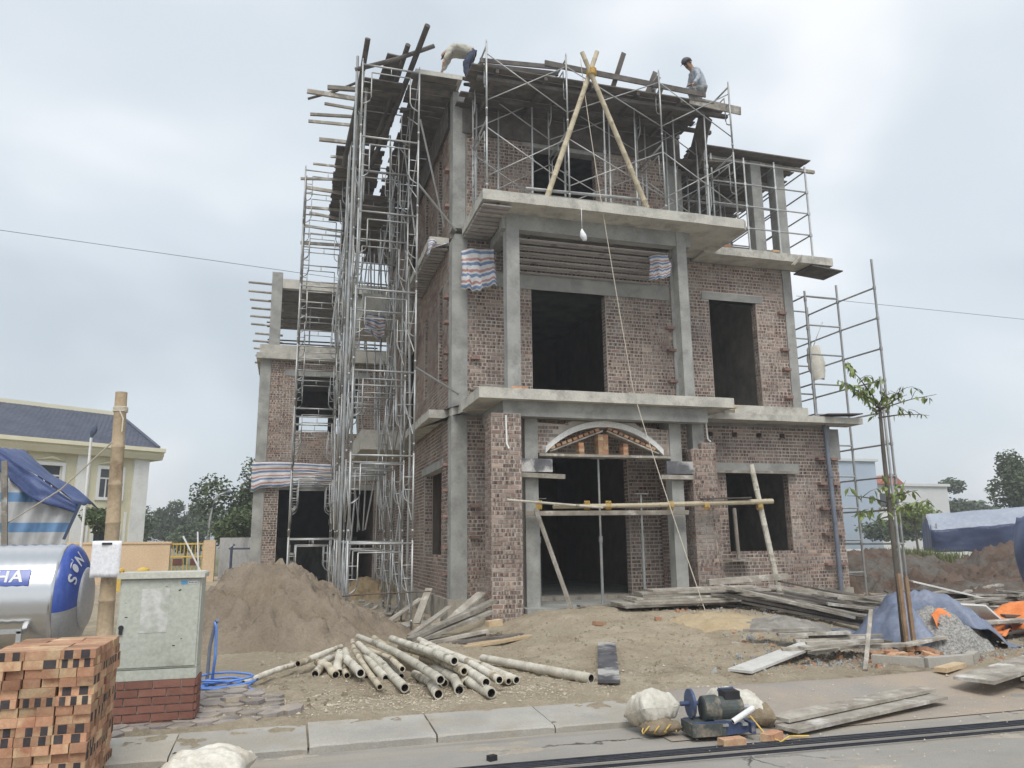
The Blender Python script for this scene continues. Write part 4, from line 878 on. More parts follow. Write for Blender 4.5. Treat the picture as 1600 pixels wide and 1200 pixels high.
m_navy = mat('navy_trousers', (.04, .05, .085), (.07, .08, .12), 6., rough=.9, bump=.3, bscale=30, vary=0); m_olive = mat('grey_trousers', (.20, .21, .20), (.27, .28, .27), 6., rough=.9, bump=.3, bscale=30, vary=0)
m_hair = mat('black_hair', (.015, .013, .012), (.03, .027, .025), 20., rough=.5, bump=.3, bscale=90, vary=0); m_cap = mat('dark_cap', (.09, .085, .10), (.13, .12, .14), 6., rough=.85, bump=.2, vary=0); m_shoe = mat('dark_shoe', (.03, .03, .032), (.05, .05, .05), 6., rough=.7, vary=0)
def person(label, J, mj, mt, hat, hands_dir):
    t = thing('person', label, 'person', J['base'])
    V = Vector
    pel, che, nk, hd = V(J['pelvis']), V(J['chest']), V(J['neck']), V(J['head'])
    face = V(J['face']).normalized()
    upv = (hd - nk).normalized(); side = face.cross(upv).normalized()
    vs_ = [(pel, .12), ((pel + che) / 2, .125), (che, .135), (nk, .06), (hd - upv * .06, (.065, .07)), (hd + upv * .05, (.085, .088)), (hd + upv * .11, .055), (hd + face * .085 - upv * .06, .035)]; es = [(0, 1), (1, 2), (2, 3), (3, 4), (4, 5), (5, 6), (4, 7)]
    jk = [(pel, .145), ((pel + che) / 2, .15), (che, .165), (nk - (nk - che) * .25, .085)]; je = [(0, 1), (1, 2), (2, 3)]
    tr = [(pel + (che - pel) * .12, .15), (pel, .15)]; te = [(0, 1)]
    for s in ('l', 'r'):
        sh, el, wr = V(J['sh_' + s]), V(J['el_' + s]), V(J['wr_' + s]); hp, kn, an, toe = V(J['hip_' + s]), V(J['knee_' + s]), V(J['ank_' + s]), V(J['toe_' + s])
        b = len(vs_); hd_ = (V(hands_dir[s])).normalized(); sd_ = hd_.cross(V((0, 0, 1)))
        sd_ = sd_.normalized() if sd_.length > .1 else V((0, 1, 0))
        vs_ += [(sh, .062), (el, .043), (wr, .03), (wr + hd_ * .06, (.04, .022))]; es += [(2, b), (b, b + 1), (b + 1, b + 2), (b + 2, b + 3)]
        pb = b + 3
        for k, (o_, l_) in enumerate(((-.03, .075), (-.01, .085), (.01, .08), (.03, .06))):
            q = len(vs_); p0 = wr + hd_ * .075 + sd_ * o_; vs_ += [(p0 + hd_ * l_ * .5, .009), (p0 + hd_ * l_ + V((0, 0, -.015)), .008)]; es += [(pb, q), (q, q + 1)]
        q = len(vs_); vs_ += [(wr + hd_ * .05 - sd_ * .05, .011), (wr + hd_ * .085 - sd_ * .06, .009)]; es += [(b + 3, q), (q, q + 1)]
        q = len(vs_); vs_ += [(hp, .085), (kn, .058), (an, .04), (toe, .035)]; es += [(0, q), (q, q + 1), (q + 1, q + 2), (q + 2, q + 3)]
        q = len(jk); jk += [(sh, .085), (el, .065), (wr - (wr - el).normalized() * .03, .05)]; je += [(2, q), (q, q + 1), (q + 1, q + 2)]
        q = len(tr); tr += [(hp, .108), (kn, .08), (an + (kn - an).normalized() * .04, .066)]; te += [(1, q), (q, q + 1), (q + 1, q + 2)]
        skin_mesh('shoe', [(an + V((0, 0, -.02)), .05), (an.lerp(toe, .5) + V((0, 0, -.015)), .045), (toe, .04)], [(0, 1), (1, 2)], m_shoe, t)
    body = skin_mesh('body', vs_, es, m_skin, t)
    for nm, a_, b_, m_ in (('jacket', jk, je, mj), ('trousers', tr, te, mt)):
        o = skin_mesh(nm, a_, b_, m_, t, root=1, sub=3); tx = bpy.data.textures.new('folds', 'CLOUDS'); tx.noise_scale = .09; dm = o.modifiers.new('folds', 'DISPLACE'); dm.texture = tx; dm.strength = .05; dm.mid_level = .5
    b = MB()                                                      # hair: a cap of the skull
    c = hd + upv * .045
    def hp_(u, v):
        a, e = u * 2 * math.pi, v * 1.75; d = upv * math.cos(e) + (face * math.cos(a) + side * math.sin(a)) * math.sin(e)
        lim = 1 if d.dot(face) < .55 else .9
        return c + d * (.112 * lim) - face * .01
    b.grid(hp_, 20, 8); b.build('hair', m_hair, body, smooth='full')
    for s in (-1, 1):
        b = MB(); b.tube([hd + side * (.085 * s) - upv * .03, hd + side * (.098 * s) + upv * .02], [.016, .02], 8); b.build('ear', m_skin, body, smooth='full')
        b = MB(); b.box(hd + face * .098 + side * (.033 * s) + upv * .012, (.02, .02, .012)); b.build('eye', m_hair, body)
    b = MB(); b.tube([hd + face * .09 + upv * .02, hd + face * .122 - upv * .02, hd + face * .095 - upv * .035], [.008, .018, .008], 8); b.build('nose', m_skin, body, smooth='full')
    b = MB(); b.bar(hd + face * .098 + side * .025 - upv * .065, hd + face * .098 - side * .025 - upv * .065, .012, .01); b.build('mouth', m_hair, body)
    if hat:
        b = MB(); b.grid(lambda u, v: c + (upv * math.cos(v * 1.45) + (face * math.cos(u * 6.2832) + side * math.sin(u * 6.2832)) * math.sin(v * 1.45)) * .125 + upv * .012, 20, 7)
        k = b.build('cap', m_cap, t, smooth='full'); b = MB(); b.grid(lambda u, v: c + face * (.1 + .1 * v) + side * ((u - .5) * .19 * (1 - .35 * v * v)) + upv * (.02 - .03 * v), 8, 4); q = b.build('peak', m_cap, k, smooth='full'); q.modifiers.new('th', 'SOLIDIFY').thickness = .008
    return t
person('worker in beige jacket and navy trousers bending down on the roof edge', dict(base=(3.5, 15.75, 12.13), pelvis=(3.68, 15.75, 12.92), chest=(3.36, 15.74, 12.98), neck=(3.14, 15.73, 12.90), head=(3.04, 15.73, 12.77), face=(-.5, 0, -.85),
    sh_l=(3.2, 15.57, 12.92), el_l=(3.07, 15.54, 12.68), wr_l=(2.98, 15.56, 12.47), sh_r=(3.2, 15.9, 12.92), el_r=(3.1, 15.92, 12.66), wr_r=(3.0, 15.88, 12.44),
    hip_l=(3.67, 15.66, 12.86), knee_l=(3.5, 15.64, 12.52), ank_l=(3.56, 15.66, 12.2), toe_l=(3.36, 15.65, 12.165), hip_r=(3.68, 15.85, 12.86), knee_r=(3.58, 15.87, 12.5), ank_r=(3.7, 15.86, 12.2), toe_r=(3.5, 15.87, 12.165)), m_jacket, m_navy, False, dict(l=(-.3, 0, -1), r=(-.3, 0, -1)))
person('worker in grey shirt and dark cap crouching on the right end of the roof deck', dict(base=(9.1, 14.65, 11.76), pelvis=(9.06, 14.65, 12.2), chest=(8.93, 14.63, 12.5), neck=(8.82, 14.62, 12.68), head=(8.72, 14.61, 12.79), face=(-.85, -.15, -.5),
    sh_l=(8.86, 14.47, 12.58), el_l=(8.86, 14.42, 12.32), wr_l=(8.72, 14.46, 12.16), sh_r=(8.9, 14.8, 12.58), el_r=(8.84, 14.86, 12.32), wr_r=(8.7, 14.78, 12.18),
    hip_l=(9.04, 14.56, 12.15), knee_l=(8.72, 14.53, 12.1), ank_l=(9.0, 14.55, 11.83), toe_l=(8.84, 14.54, 11.8), hip_r=(9.06, 14.75, 12.15), knee_r=(8.78, 14.78, 12.12), ank_r=(9.12, 14.76, 11.83), toe_r=(8.95, 14.77, 11.8)), m_jacket2, m_olive, True, dict(l=(-1, .2, -.3), r=(-1, -.2, -.3)))
# ================================================================ sand heap
def sand_z(x, y):
    dx, dy = x + .25, y - 14.6
    d1_ = math.hypot(dx / 2.15, dy / 2.1); d2_ = math.hypot((x - 1.35) / 1.1, (y - 14.6) / 1.2)
    z = 1.38 * max(0, 1 - d1_) ** .8 if d1_ < 1 else 0
    z = min(z, 1.22 + .05 * fbm(x * 2, y * 2)) ; z = max(z, .42 * max(0, 1 - d2_))
    if z > 0: z += .2 * min(1, z * 3) * fbm(x * 1.7, y * 1.7, 3) + .09 * min(1, z * 4) * abs(fbm(x * 4, y * 4, 7)) + .035 * min(1, z * 4) * fbm(x * 11, y * 11, 2) - .16 * min(1, z * 2) * sstep(.02, .1, fbm(x * .9 + 4, y * 1.3, 5)) * (.6 + .4 * fbm(x * 3, y * 3, 6))
    return z
b = MB(); nx_, ny_ = 110, 110
b.grid(lambda u, v: (-2.6 + 5.2 * u, 12.2 + 4.8 * v, gz(-2.6 + 5.2 * u, 12.2 + 4.8 * v) - .03 + sand_z(-2.6 + 5.2 * u, 12.2 + 4.8 * v)), nx_, ny_)
tag(b.build('sand_heap', m_sand, None, smooth='full', recalc=False), 'big heap of brown building sand left of the scaffold', 'sand heap')
def heap(name, label, cat, cx, cy, rx, ry, h, m_, seed, n=46, bumpy=.12, z0=None):
    b = MB()
    def f(u, v):
        x, y = cx + rx * (u * 2 - 1), cy + ry * (v * 2 - 1); d = math.hypot(u * 2 - 1, v * 2 - 1); z = h * max(0, 1 - (d * (1 + .22 * fbm(x * 2.3, y * 2.3, seed + .5))) ** 1.6)
        e = min(1, z * 5 / max(h, .01)); z += h * bumpy * e * fbm(x * 1.5 / max(.3, h), y * 1.5 / max(.3, h), seed) + h * .06 * e * fbm(x * 7, y * 7, seed)
        return (x, y, (gz(x, y) if z0 is None else z0) - .04 + z)
    b.grid(f, n, n); return tag(b.build(name, m_, None, smooth='full', recalc=False), label, cat)
heap('mortar_sand_patch', 'low yellow sand patch spilling from under the stacked boards', 'sand heap', 7.0, 12.0, 1.0, .8, .16, mat('yellow_sand', (.36, .28, .17), (.45, .36, .24), 2., rough=1, bump=.7, bscale=24, vary=0), 3)
heap('earth_heap', 'low grey earth heap by the debris right of the yellow sand', 'earth heap', 7.9, 11.2, .9, .8, .16, mat('grey_earth', (.20, .185, .165), (.33, .31, .28), 6., rough=1, bump=.9, bscale=30, vary=0), 5)
heap('soil_heap', 'dark brown excavated soil heap right of the tube scaffold', 'soil heap', 17.5, 20.5, 4.2, 3.0, 1.15, m_soil, 11, 80, .16)
heap('soil_heap', 'larger brown soil heap in front of the navy tarpaulin tent', 'soil heap', 24.0, 19.5, 5.0, 3.2, 1.4, m_soil, 14, 90, .16)
heap('soil_heap', 'low reddish soil bank behind the debris', 'soil heap', 20.0, 15.8, 6.5, 2.4, .55, m_soil, 17, 80, .2)
heap('soil_heap', 'low yellowish earth heap at the foot of the rear wing', 'soil heap', 2.3, 23.5, 1.0, 1.6, .55, mat('yellow_earth', (.26, .19, .11), (.36, .28, .17), 2., rough=1, bump=.7, bscale=14, vary=0), 19)
# rubble between the scaffold and the side wall
bb = MB(); bb.box((0, 0, 0), (.2, .13, .08)); rb_me = bb.mesh('rubble_block', m_kerb, Vector((0, 0, 0)), False, True); rb2 = MB().box((0, 0, 0), (.2, .1, .06)).mesh('rubble_brick', m_red_brick, Vector((0, 0, 0)), False, True)
def nogroup(o, label, cat, group): return tag(o, label, cat, group)
for i in range(70):
    x, y = rnd(1.3, 3.15), rnd(14.9, 21.5)
    s = rnd(.4, 1.1); o = inst('rubble_block', rb_me if random.random() < .75 else rb2, None, (x, y, gz(x, y) + .03 * s), (rnd(-.4, .4), rnd(-.4, .4), rnd(0, 3)), (s, s, s)); tag(o, 'broken block in the rubble between scaffold and side wall', 'rubble', 'rubble by the side wall')
for (p, q) in (((1.5, 17.5, .06), (1.7, 18.6, .08)), ((2.1, 16.6, .05), (2.9, 17.3, .45)), ((2.3, 18.2, .06), (2.6, 19.4, .12)), ((2.6, 16.1, .05), (2.95, 16.6, .7))):
    loose('rubble_plank', 'short grey plank among the rubble by the side wall', 'plank', p, q, .16, .03, m_wood, 'planks in the rubble by the side wall')
# ================================================================ bamboo pole pile
BP = [(0.21,10.41,0.14, 0.80,11.39,0.20), (-0.39,9.69,0.06, 0.20,10.69,0.10), (0.41,10.06,0.06, 0.68,11.16,0.10), (0.64,9.86,0.07, 0.46,10.73,0.10), (0.69,9.96,0.07, 0.72,10.55,0.20), (0.77,9.82,0.06, 0.79,10.41,0.10),
(0.98,9.52,0.06, 0.75,10.99,0.18), (0.88,9.31,0.16, 0.83,10.96,0.20), (1.05,8.88,0.07, 0.93,11.12,0.30), (1.18,9.39,0.07, 1.05,11.55,0.20), (1.38,9.55,0.06, 1.22,11.60,0.10), (1.31,8.80,0.06, 1.02,11.23,0.24),
(1.35,9.29,0.18, 1.11,11.18,0.20), (1.61,8.33,0.20, 1.05,11.62,0.30), (1.59,8.33,0.06, 1.55,9.66,0.06), (1.83,8.42,0.07, 1.80,9.65,0.12), (1.76,8.87,0.07, 1.34,12.19,0.20), (1.87,8.87,0.30, 1.47,11.18,0.30),
(1.96,8.77,0.20, 1.56,11.01,0.20), (1.97,8.74,0.08, 1.73,10.26,0.15), (2.11,8.15,0.07, 1.83,10.74,0.12), (2.28,8.46,0.14, 1.91,11.26,0.20), (2.57,8.79,0.07, 1.95,11.76,0.20), (2.48,8.80,0.06, 2.19,11.24,0.12), (2.08,8.25,0.16, 1.92,9.88,0.20)]
for i, q in enumerate(BP):
    p0, p1 = Vector(q[:3]), Vector(q[3:]); dz = .05; p0.z += dz; p1.z += dz; md_ = (p0 + p1) / 2 + Vector((rnd(-.07, .07), rnd(-.03, .03), rnd(-.0, .03))); r0 = rnd(.034, .06)
    lab = 'grey bamboo pole in the heap before the scaffold'
    if i == 0: lab = 'short grey bamboo pole lying crosswise at the left of the bamboo heap'
    if i == 1: lab = 'grey bamboo pole running from the blue hose to the bamboo heap'
    pole('bamboo_pole', lab, 'bamboo', [p0, p0.lerp(md_, .55) + Vector((rnd(-.02, .02), 0, 0)), md_, p1.lerp(md_, .5) + Vector((rnd(-.03, .03), 0, 0)), p1], (r0, r0 * rnd(.7, .95)), random.choice((m_bamboo, m_bamboo_b, m_bamboo_c)), 'bamboo poles in the heap' if i > 1 else None, 12, .74, rnd(.3, .42))
pole('bamboo_pole', 'single grey bamboo pole lying apart beside the upright black board', 'bamboo', [(3.42, 8.66, .11), (3.0, 9.6, .12), (2.63, 10.63, .11)], (.058, .05), m_bamboo, None, 12, .74, .5)
# planks beside the pillar
for (q, w, h, lab) in (((1.98, 12.91, .12, 3.6, 13.7, .62), .16, .06, 'long pale plank propped up against the left porch pillar'), ((2.08, 13.54, .10, 2.9, 14.2, .5), .12, .04, 'short pale plank beneath the long propped plank'), ((2.02, 12.9, .07, 3.5, 13.55, .45), .2, .05, 'brownish plank beneath the long propped plank'),
                    ((2.6, 13.9, .12, 3.55, 14.4, .72), .24, .03, 'grey metal faced board leaning to the pillar behind the planks'), ((2.22, 12.8, .06, 3.3, 12.95, .2), .1, .05, 'thin grey lath at the foot of the left pillar'), ((2.38, 12.6, .06, 3.85, 12.75, .14), .14, .04, 'dark plank on the dirt at the foot of the left pillar'),
                    ((2.72, 12.2, .05, 4.15, 12.55, .16), .14, .04, 'yellowish plank lying furthest out from the left pillar'), ((2.85, 12.45, .05, 3.9, 12.85, .1), .1, .04, 'short grey plank by the yellowish plank'), ((2.3, 13.1, .05, 3.3, 13.2, .12), .16, .05, 'dark plank buried under the pillar planks')):
    loose('plank', lab, 'plank', q[:3], q[3:], w, h, m_wood_new if 'yellowish' in lab else (m_wood_dk if 'dark' in lab else m_wood))
loose('timber_block', 'orange sawn timber block on the planks by the left pillar', 'block', (3.3, 13.0, .3), (3.55, 13.05, .32), .14, .1, m_wood_new)
loose('film_board', 'black and white film faced board lying on the sloping dirt', 'board', (4.5, 10.75, gz(4.5, 10.75) + .03), (3.57, 8.5, gz(3.57, 8.5) + .05), .25, .03, m_film)
for (x, y, r_) in ((4.9, 12.0, .3), (6.05, 12.2, 1.2)):
    o = inst('brick', rb2, None, (x, y, gz(x, y) + .03), (0, .1, r_)); tag(o, 'stray red brick lying on the dirt slope before the entrance', 'brick', 'stray bricks before the entrance')
# stacked shuttering boards before the entrance
for i in range(7):
    z = gz(7, 13.4) + .06 + .04 * i; a = rnd(-.05, .05)
    loose('shuttering_board', 'wide weathered shuttering board in the flat stack before the entrance', 'board', (5.75 + .12 * i + rnd(-.1, .1), 13.3 + .04 * i, z), (8.75 + rnd(-.3, .3), 13.25 + rnd(-.2, .2), z + .02), .75 - .05 * i, .035, m_wood, 'shuttering boards before the entrance')
loose('shuttering_board', 'thick pale board lying on top of the stack before the right pillar', 'board', (8.0, 13.9, .83), (9.6, 13.6, .92), .2, .1); loose('threshold_plank', 'long pale plank along the porch edge', 'plank', (5.3, 13.95, .46), (7.4, 14.0, .47), .2, .035)
# fan of loose planks sliding right
FAN = [(7.6, 13.2, 9.6, 11.9), (7.9, 13.3, 10.1, 12.3), (8.0, 12.9, 9.9, 11.3), (7.7, 12.8, 9.3, 10.9), (8.3, 13.3, 10.8, 12.5), (8.6, 13.6, 11.3, 13.1), (8.0, 12.6, 9.2, 10.5), (9.0, 13.0, 11.0, 11.7), (9.2, 13.6, 11.8, 12.6), (8.7, 12.2, 10.6, 11.2), (9.6, 13.5, 12.3, 13.2), (8.9, 12.6, 10.2, 10.6), (10.2, 13.8, 12.6, 13.6), (9.3, 12.3, 11.4, 11.9), (9.9, 12.9, 12.2, 12.2), (9.0, 11.8, 10.6, 10.7)]
for i, (x0, y0, x1, y1) in enumerate(FAN * 2):
    k = i // len(FAN); j = lambda: rnd(-.18, .18); z0 = gz(x0, y0) + .08 + .06 * (i % 5) + .1 * k; z1 = gz(x1, y1) + .05 + .04 * (i % 4) + .08 * k
    loose('plank', 'weathered plank in the fan of planks sliding down right of the entrance', 'plank', (x0 + j(), y0 + j(), z0), (x1 + j() * 2, y1 + j() * 2, z1), rnd(.09, .2), rnd(.03, .05), m_wood if i % 3 else m_wood_dk, 'planks in the fan right of the entrance')
loose('broad_board', 'broad pale board lying on the dirt before the fan of planks', 'board', (5.4, 8.75, gz(5.4, 8.75) + .03), (7.55, 10.0, .2), .32, .03, mat('pale_board', (.50, .49, .46), (.62, .61, .58), 4., rough=.8, bump=.3, bscale=30, c3=(.38, .35, .3), s3=3., vary=0)); loose('broad_board', 'dark board lying behind the broad pale board', 'board', (6.5, 10.7, .12), (7.75, 9.95, .13), .24, .03, m_wood)
zc = lambda x, y: -.008 + .09 * sstep(.35, 1, max(0, min(1, (y - 6.3) / 1.75)))
loose('board', 'longer of two grey boards lying on the road behind the steel bars', 'board', (4.3, 6.38, .075), (6.5, 6.98, .1), .22, .03); loose('board', 'lower of two grey boards lying on the road behind the steel bars', 'board', (4.25, 6.2, .03), (6.45, 6.8, .06), .24, .03)
loose('board', 'broad grey board jutting in over the pavement by the right debris', 'board', (7.2, 7.05, .13), (9.2, 7.75, .2), .42, .035); loose('board', 'narrow board under the broad grey board by the right debris', 'board', (7.9, 7.0, .1), (9.3, 7.3, .1), .16, .03); loose('board', 'short yellowish plank on the pavement behind the broad grey board', 'board', (7.45, 7.75, .12), (8.0, 8.0, .12), .14, .05, m_wood_new)
loose('timber_block', 'wood block propping the broad grey board', 'block', (8.2, 7.25, .06), (8.4, 7.3, .06), .1, .1)
# ---- tree pit with low stone rim, the young tree, stakes
rim = thing('tree_pit_rim', 'low pale concrete rim of the tree pit', 'kerb', (8.1, 8.8, .05))
for (a, c) in (((7.35, 8.75), (7.75, 8.3)), ((7.75, 8.3), (8.5, 8.35)), ((8.5, 8.35), (8.85, 8.6))):
    b = MB(); b.bar((a[0], a[1], .1), (c[0], c[1], .1), .12, .14); b.build('rim_stone', m_kerb, rim)
TX, TY = 8.42, 9.35
tr_ = thing('young_tree', 'slim young street tree with drooping leaves standing in the tree pit', 'tree', (TX, TY, .05))
trunk = [(TX, TY, .05), (TX + .01, TY, 1.0), (TX - .0, TY, 2.0), (TX - .0, TY, 2.9), (TX + .02, TY, 3.62)]
b = MB(); b.tube(trunk, [.042, .038, .034, .03, .024], 10); tk = b.build('trunk', m_bark, tr_, smooth='full')
lm = MB(); lm.v = [Vector(q) for q in ((0, 0, 0), (.035, .07, .01), (.045, .13, -.005), (.0, .23, -.05), (-.045, .13, -.005), (-.035, .07, .01), (0, .1, -.018))]
for f in ((0, 1, 6), (1, 2, 6), (2, 3, 6), (3, 4, 6), (4, 5, 6), (5, 0, 6)): lm.face(f)
leaf_me = [lm.mesh('leaf', m_, Vector((0, 0, 0)), True, False) for m_ in (m_leaf_y, m_leaf)]
def branch(p, d, l, nl, droop=.25):
    pts = []; p = Vector(p); d = Vector(d).normalized()
    for i in range(6): t = i / 5; pts.append(p + d * (l * t) + Vector((rnd(-.02, .02), rnd(-.02, .02), -.12 * l * t * t)))
    b = MB(); b.tube(pts, [.014 - .0022 * i for i in range(6)], 5); b.build('branch', m_bark, tr_, smooth='full')
    for tw in range(3):
        q = pts[2 + tw]; e_ = q + Vector((rnd(-.22, .22), rnd(-.22, .22), rnd(-.08, .2))); b = MB(); b.tube([q, q.lerp(e_, .5) + Vector((0, 0, .02)), e_], [.005, .004, .002], 4); b.build('twig', m_bark, tr_, smooth='full')
        for w in range(max(2, nl // 4)): inst('leaf', leaf_me[random.random() > .88], tr_, q.lerp(e_, rnd(.5, 1.05)) + Vector((rnd(-.03, .03), rnd(-.03, .03), 0)), (rnd(-1.5, -.3), rnd(-.7, .7), rnd(0, 6.28)), [rnd(.36, .72)] * 3)
    for i in range(nl // 2):
        t = rnd(.35, 1.02); q = pts[0].lerp(pts[-1], min(1, t)); q = pts[min(5, int(t * 5))] + Vector((rnd(-.05, .05), rnd(-.05, .05), rnd(-.02, .05)))
        inst('leaf', leaf_me[random.random() > .88], tr_, q, (rnd(-1.5, -.5), rnd(-.6, .6), rnd(0, 6.28)), [rnd(.36, .72)] * 3)
for (z, a, up, l, nl) in ((3.6, 3.3, 1.3, .85, 34), (3.6, 2.9, .8, .75, 30), (3.55, 3.6, .4, .6, 18), (3.55, .1, .7, .75, 9), (3.5, -.1, .4, 1.1, 11), (3.4, .05, .2, 1.0, 13), (3.55, 4.5, .9, .4, 10), (3.45, 1.2, .6, .5, 9), (3.5, 5.3, .6, .5, 8),
                          (2.15, 3.2, .25, .75, 14), (2.05, 3.0, -.05, .6, 13), (2.2, .3, .35, .5, 12), (2.05, -.2, .1, .55, 16), (2.1, .8, .2, .5, 8), (2.25, 4.0, .5, .4, 9), (2.2, 5.4, .4, .45, 10), (1.95, 3.4, -.1, .45, 9)):
    branch((TX - .02, TY, z), (math.cos(a), math.sin(a), up), l, nl)
for i, (x, y, h, lab) in enumerate(((TX - .06, TY - .12, 1.15, 'split timber stake tied to the young tree trunk'), (TX + .04, TY - .14, 1.1, 'second timber stake tied to the young tree trunk'))): loose('tree_stake', lab, 'stake', (x, y, 0.0), (x + .01, y + .03, h), .055, .04, mat('brown_stake', (.20, .13, .08), (.33, .23, .15), 5., rough=.85, bump=.4, bscale=30, vary=.1), None, (0, 1, 0))
loose('thin_lath', 'thin pale lath leaning on the debris by the tree pit', 'lath', (6.9, 8.35, .06), (7.75, 9.15, .68), .05, .025)
# gravel pile under its blue tarp
heap('gravel_heap', 'pale gravel heap showing from under the blue tarp', 'gravel heap', 9.35, 9.75, .95, .75, .62, m_gravel, 23, 44, .15)
def drape(u, v):
    x, y = 8.35 + 2.0 * u, 9.25 + 1.75 * v
    d = math.hypot((x - 9.35) / 1.05, (y - 9.95) / .95); z = .74 * max(0, 1 - d ** 1.9)
    e = fbm(x * 2.2, y * 2.2, 5) * .09 + .03 * math.sin(x * 9 + y * 5)
    if u > .25 and u < .62 and v < .45: y += (.45 - v) * 1.3 * math.sin((u - .25) / .37 * math.pi)
    return (x + .15 * u * (1 - v), y, max(gz(x, y) + .02 + .02 * math.sin(x * 11), gz(x, y) + z + .03 + e * min(1, z * 3 + .15)))
cloth('blue_tarp', 'faded blue tarp draped over the gravel heap', drape, 54, 44, m_tarp_lt, .008)
cloth('orange_sheet', 'orange sheet tucked under the blue tarp on the gravel', lambda u, v: (9.0 + .42 * u, 9.32 + .1 * v + .12 * math.sin(3 * u), gz(9.2, 9.3) + .36 + .2 * v + .05 * math.sin(u * 7 + v * 3) - .18 * (u - .4) ** 2), 16, 8, m_orange, .006)
# debris field on the right
for i in range(230):
    big = i < 70
    x, y = rnd(9.3, 17.5), rnd(8.9, 15.4)
    if y > 15 and x < 13.4 or (abs(x - 9.4) < 1.05 and abs(y - 9.9) < 1): x += 3
    if y < 9.6 and x < 10.3: x += 2
    a = rnd(-.5, .5) + (1.57 if random.random() < .15 else 0); l_ = rnd(.6, 2.4) if big else rnd(.3, 1.1); z = gz(x, y) + rnd(.03, .22)
    loose('plank', 'weathered plank strewn in the debris field right of the house', 'plank', (x - l_ / 2 * math.cos(a), y - l_ / 2 * math.sin(a), z), (x + l_ / 2 * math.cos(a), y + l_ / 2 * math.sin(a), z + rnd(-.08, .12)), rnd(.08, .26), rnd(.025, .05), random.choice((m_wood, m_wood, m_wood_dk)), 'planks strewn in the debris field')
for i in range(34):
    x, y = rnd(7.5, 8.6), rnd(8.4, 9.2)
    if i < 16: x, y = rnd(10.3, 13.2), rnd(9.0, 11.4)
    o = inst('brick', rb2, None, (x, y, gz(x, y) + rnd(.03, .16 if i < 16 else .08)), (rnd(-.3, .3), rnd(-.3, .3), rnd(0, 3)), (1, 1, 1)); tag(o, 'red brick lying among the planks of the debris field' if i < 16 else 'broken brick lying inside the tree pit', 'brick', 'bricks in the debris field' if i < 16 else 'bricks in the tree pit')
for i in range(12):
    x, y = rnd(7.0, 8.9), rnd(8.9, 10.4); a = rnd(-.6, .6); loose('plank', 'short grey board heaped round the young tree', 'plank', (x - .5 * math.cos(a), y - .5 * math.sin(a), gz(x, y) + .1 + .03 * (i % 4)), (x + .5 * math.cos(a), y + .5 * math.sin(a), gz(x, y) + .14 + .03 * (i % 4)), rnd(.1, .22), .035, m_wood, 'boards heaped round the young tree')
for (x, y, z, sx, sy, rz, ry, lab) in ((14.4, 14.5, .45, 1.5, .6, -.6, .25, 'white sheet panel tipped up on the debris behind the gravel heap'), (11.25, 10.7, .42, .7, .5, .3, .5, 'white sheet panel lying on the debris before the orange tarp'), (10.75, 11.0, .4, .6, .45, -.4, .6, 'smaller white panel beside the other on the debris')):
    b = MB(); b.box((x, y, gz(x, y) + z * .7), (sx, sy, .03), Matrix.Rotation(rz, 3, 'Z') @ Matrix.Rotation(ry, 3, 'Y')); tag(b.build('cement_sheet', m_white), lab, 'panel')
cloth('orange_blue_tarp', 'orange tarp lying crumpled over the debris at the right', lambda u, v: (10.95 + 1.9 * u, 10.0 + .9 * v + .2 * math.sin(u * 5), gz(13, 10) + .05 + (.75 * u ** 1.5) * (.4 + .6 * v) + .06 * math.sin(u * 14 + v * 6) + .05 * fbm(u * 6, v * 6, 2)), 30, 16, m_orange, .008)
cloth('blue_tarp', 'dark blue tarp lying crumpled on the orange one', lambda u, v: (11.45 + 1.6 * u, 9.75 + .8 * v + .15 * math.sin(u * 6), gz(13, 10) + .06 + (.42 * u) * (.5 + .5 * v) + .07 * math.sin(u * 12 + v * 7) + .05 * fbm(u * 6, v * 6, 4)), 30, 16, m_tarp, .008)
def pillow(name, label, c, d, m_, rz=0, lump=.12, cat='sack', mouth=None, parent=None, rx=0., ry=0.):
    """a filled sack: two sheets meeting in a seam, gathered creases running in from it, flattened below"""
    b = MB(); M3 = Matrix.Rotation(rz, 3, 'Z') @ Matrix.Rotation(rx, 3, 'X') @ Matrix.Rotation(ry, 3, 'Y'); sd_ = c[0] * 7 + c[1]
    for top in (1, -1):
        def f(u, v):
            x, y = u * 2 - 1, v * 2 - 1
            x, y = math.copysign(abs(x) ** .8, x), math.copysign(abs(y) ** .8, y)
            e = max(abs(x), abs(y)); k = ((1 - abs(x) ** 3.2) * (1 - abs(y) ** 3.2)); k = max(0, k) ** .5
            cr = .13 * math.sin(y * 13 + sd_ + 2 * fbm(y * 3, sd_)) * (abs(x) ** 3) * (1 - abs(x) ** 12) + .13 * math.sin(x * 15 + sd_ * 2 + 2 * fbm(x * 3, sd_)) * (abs(y) ** 3) * (1 - abs(y) ** 12)
            z = k * (1 + lump * 2 * fbm(x * 1.3, y * 1.3, sd_, 2)) + cr * k ** .3 - .1 * max(0, math.sin(3 * x + 5 * y + 3 * fbm(x * 2, y * 2, sd_))) ** 6
            pin = 1 - .1 * (1 - abs(x)) * abs(y) - .08 * (1 - abs(y)) * abs(x)
            p = Vector((x * d[0] * pin * 1.04, y * d[1] * pin * 1.04, top * z * d[2] * (1 if top > 0 else .8)))
            q = M3 @ p
            return Vector((c[0] + q.x, c[1] + q.y, max(c[2] + q.z, c[2] - d[2] * .93)))
        b.grid(f, 44, 36)
    o = b.build(name, m_, parent, smooth='full'); return o if parent is not None else tag(o, label, cat)
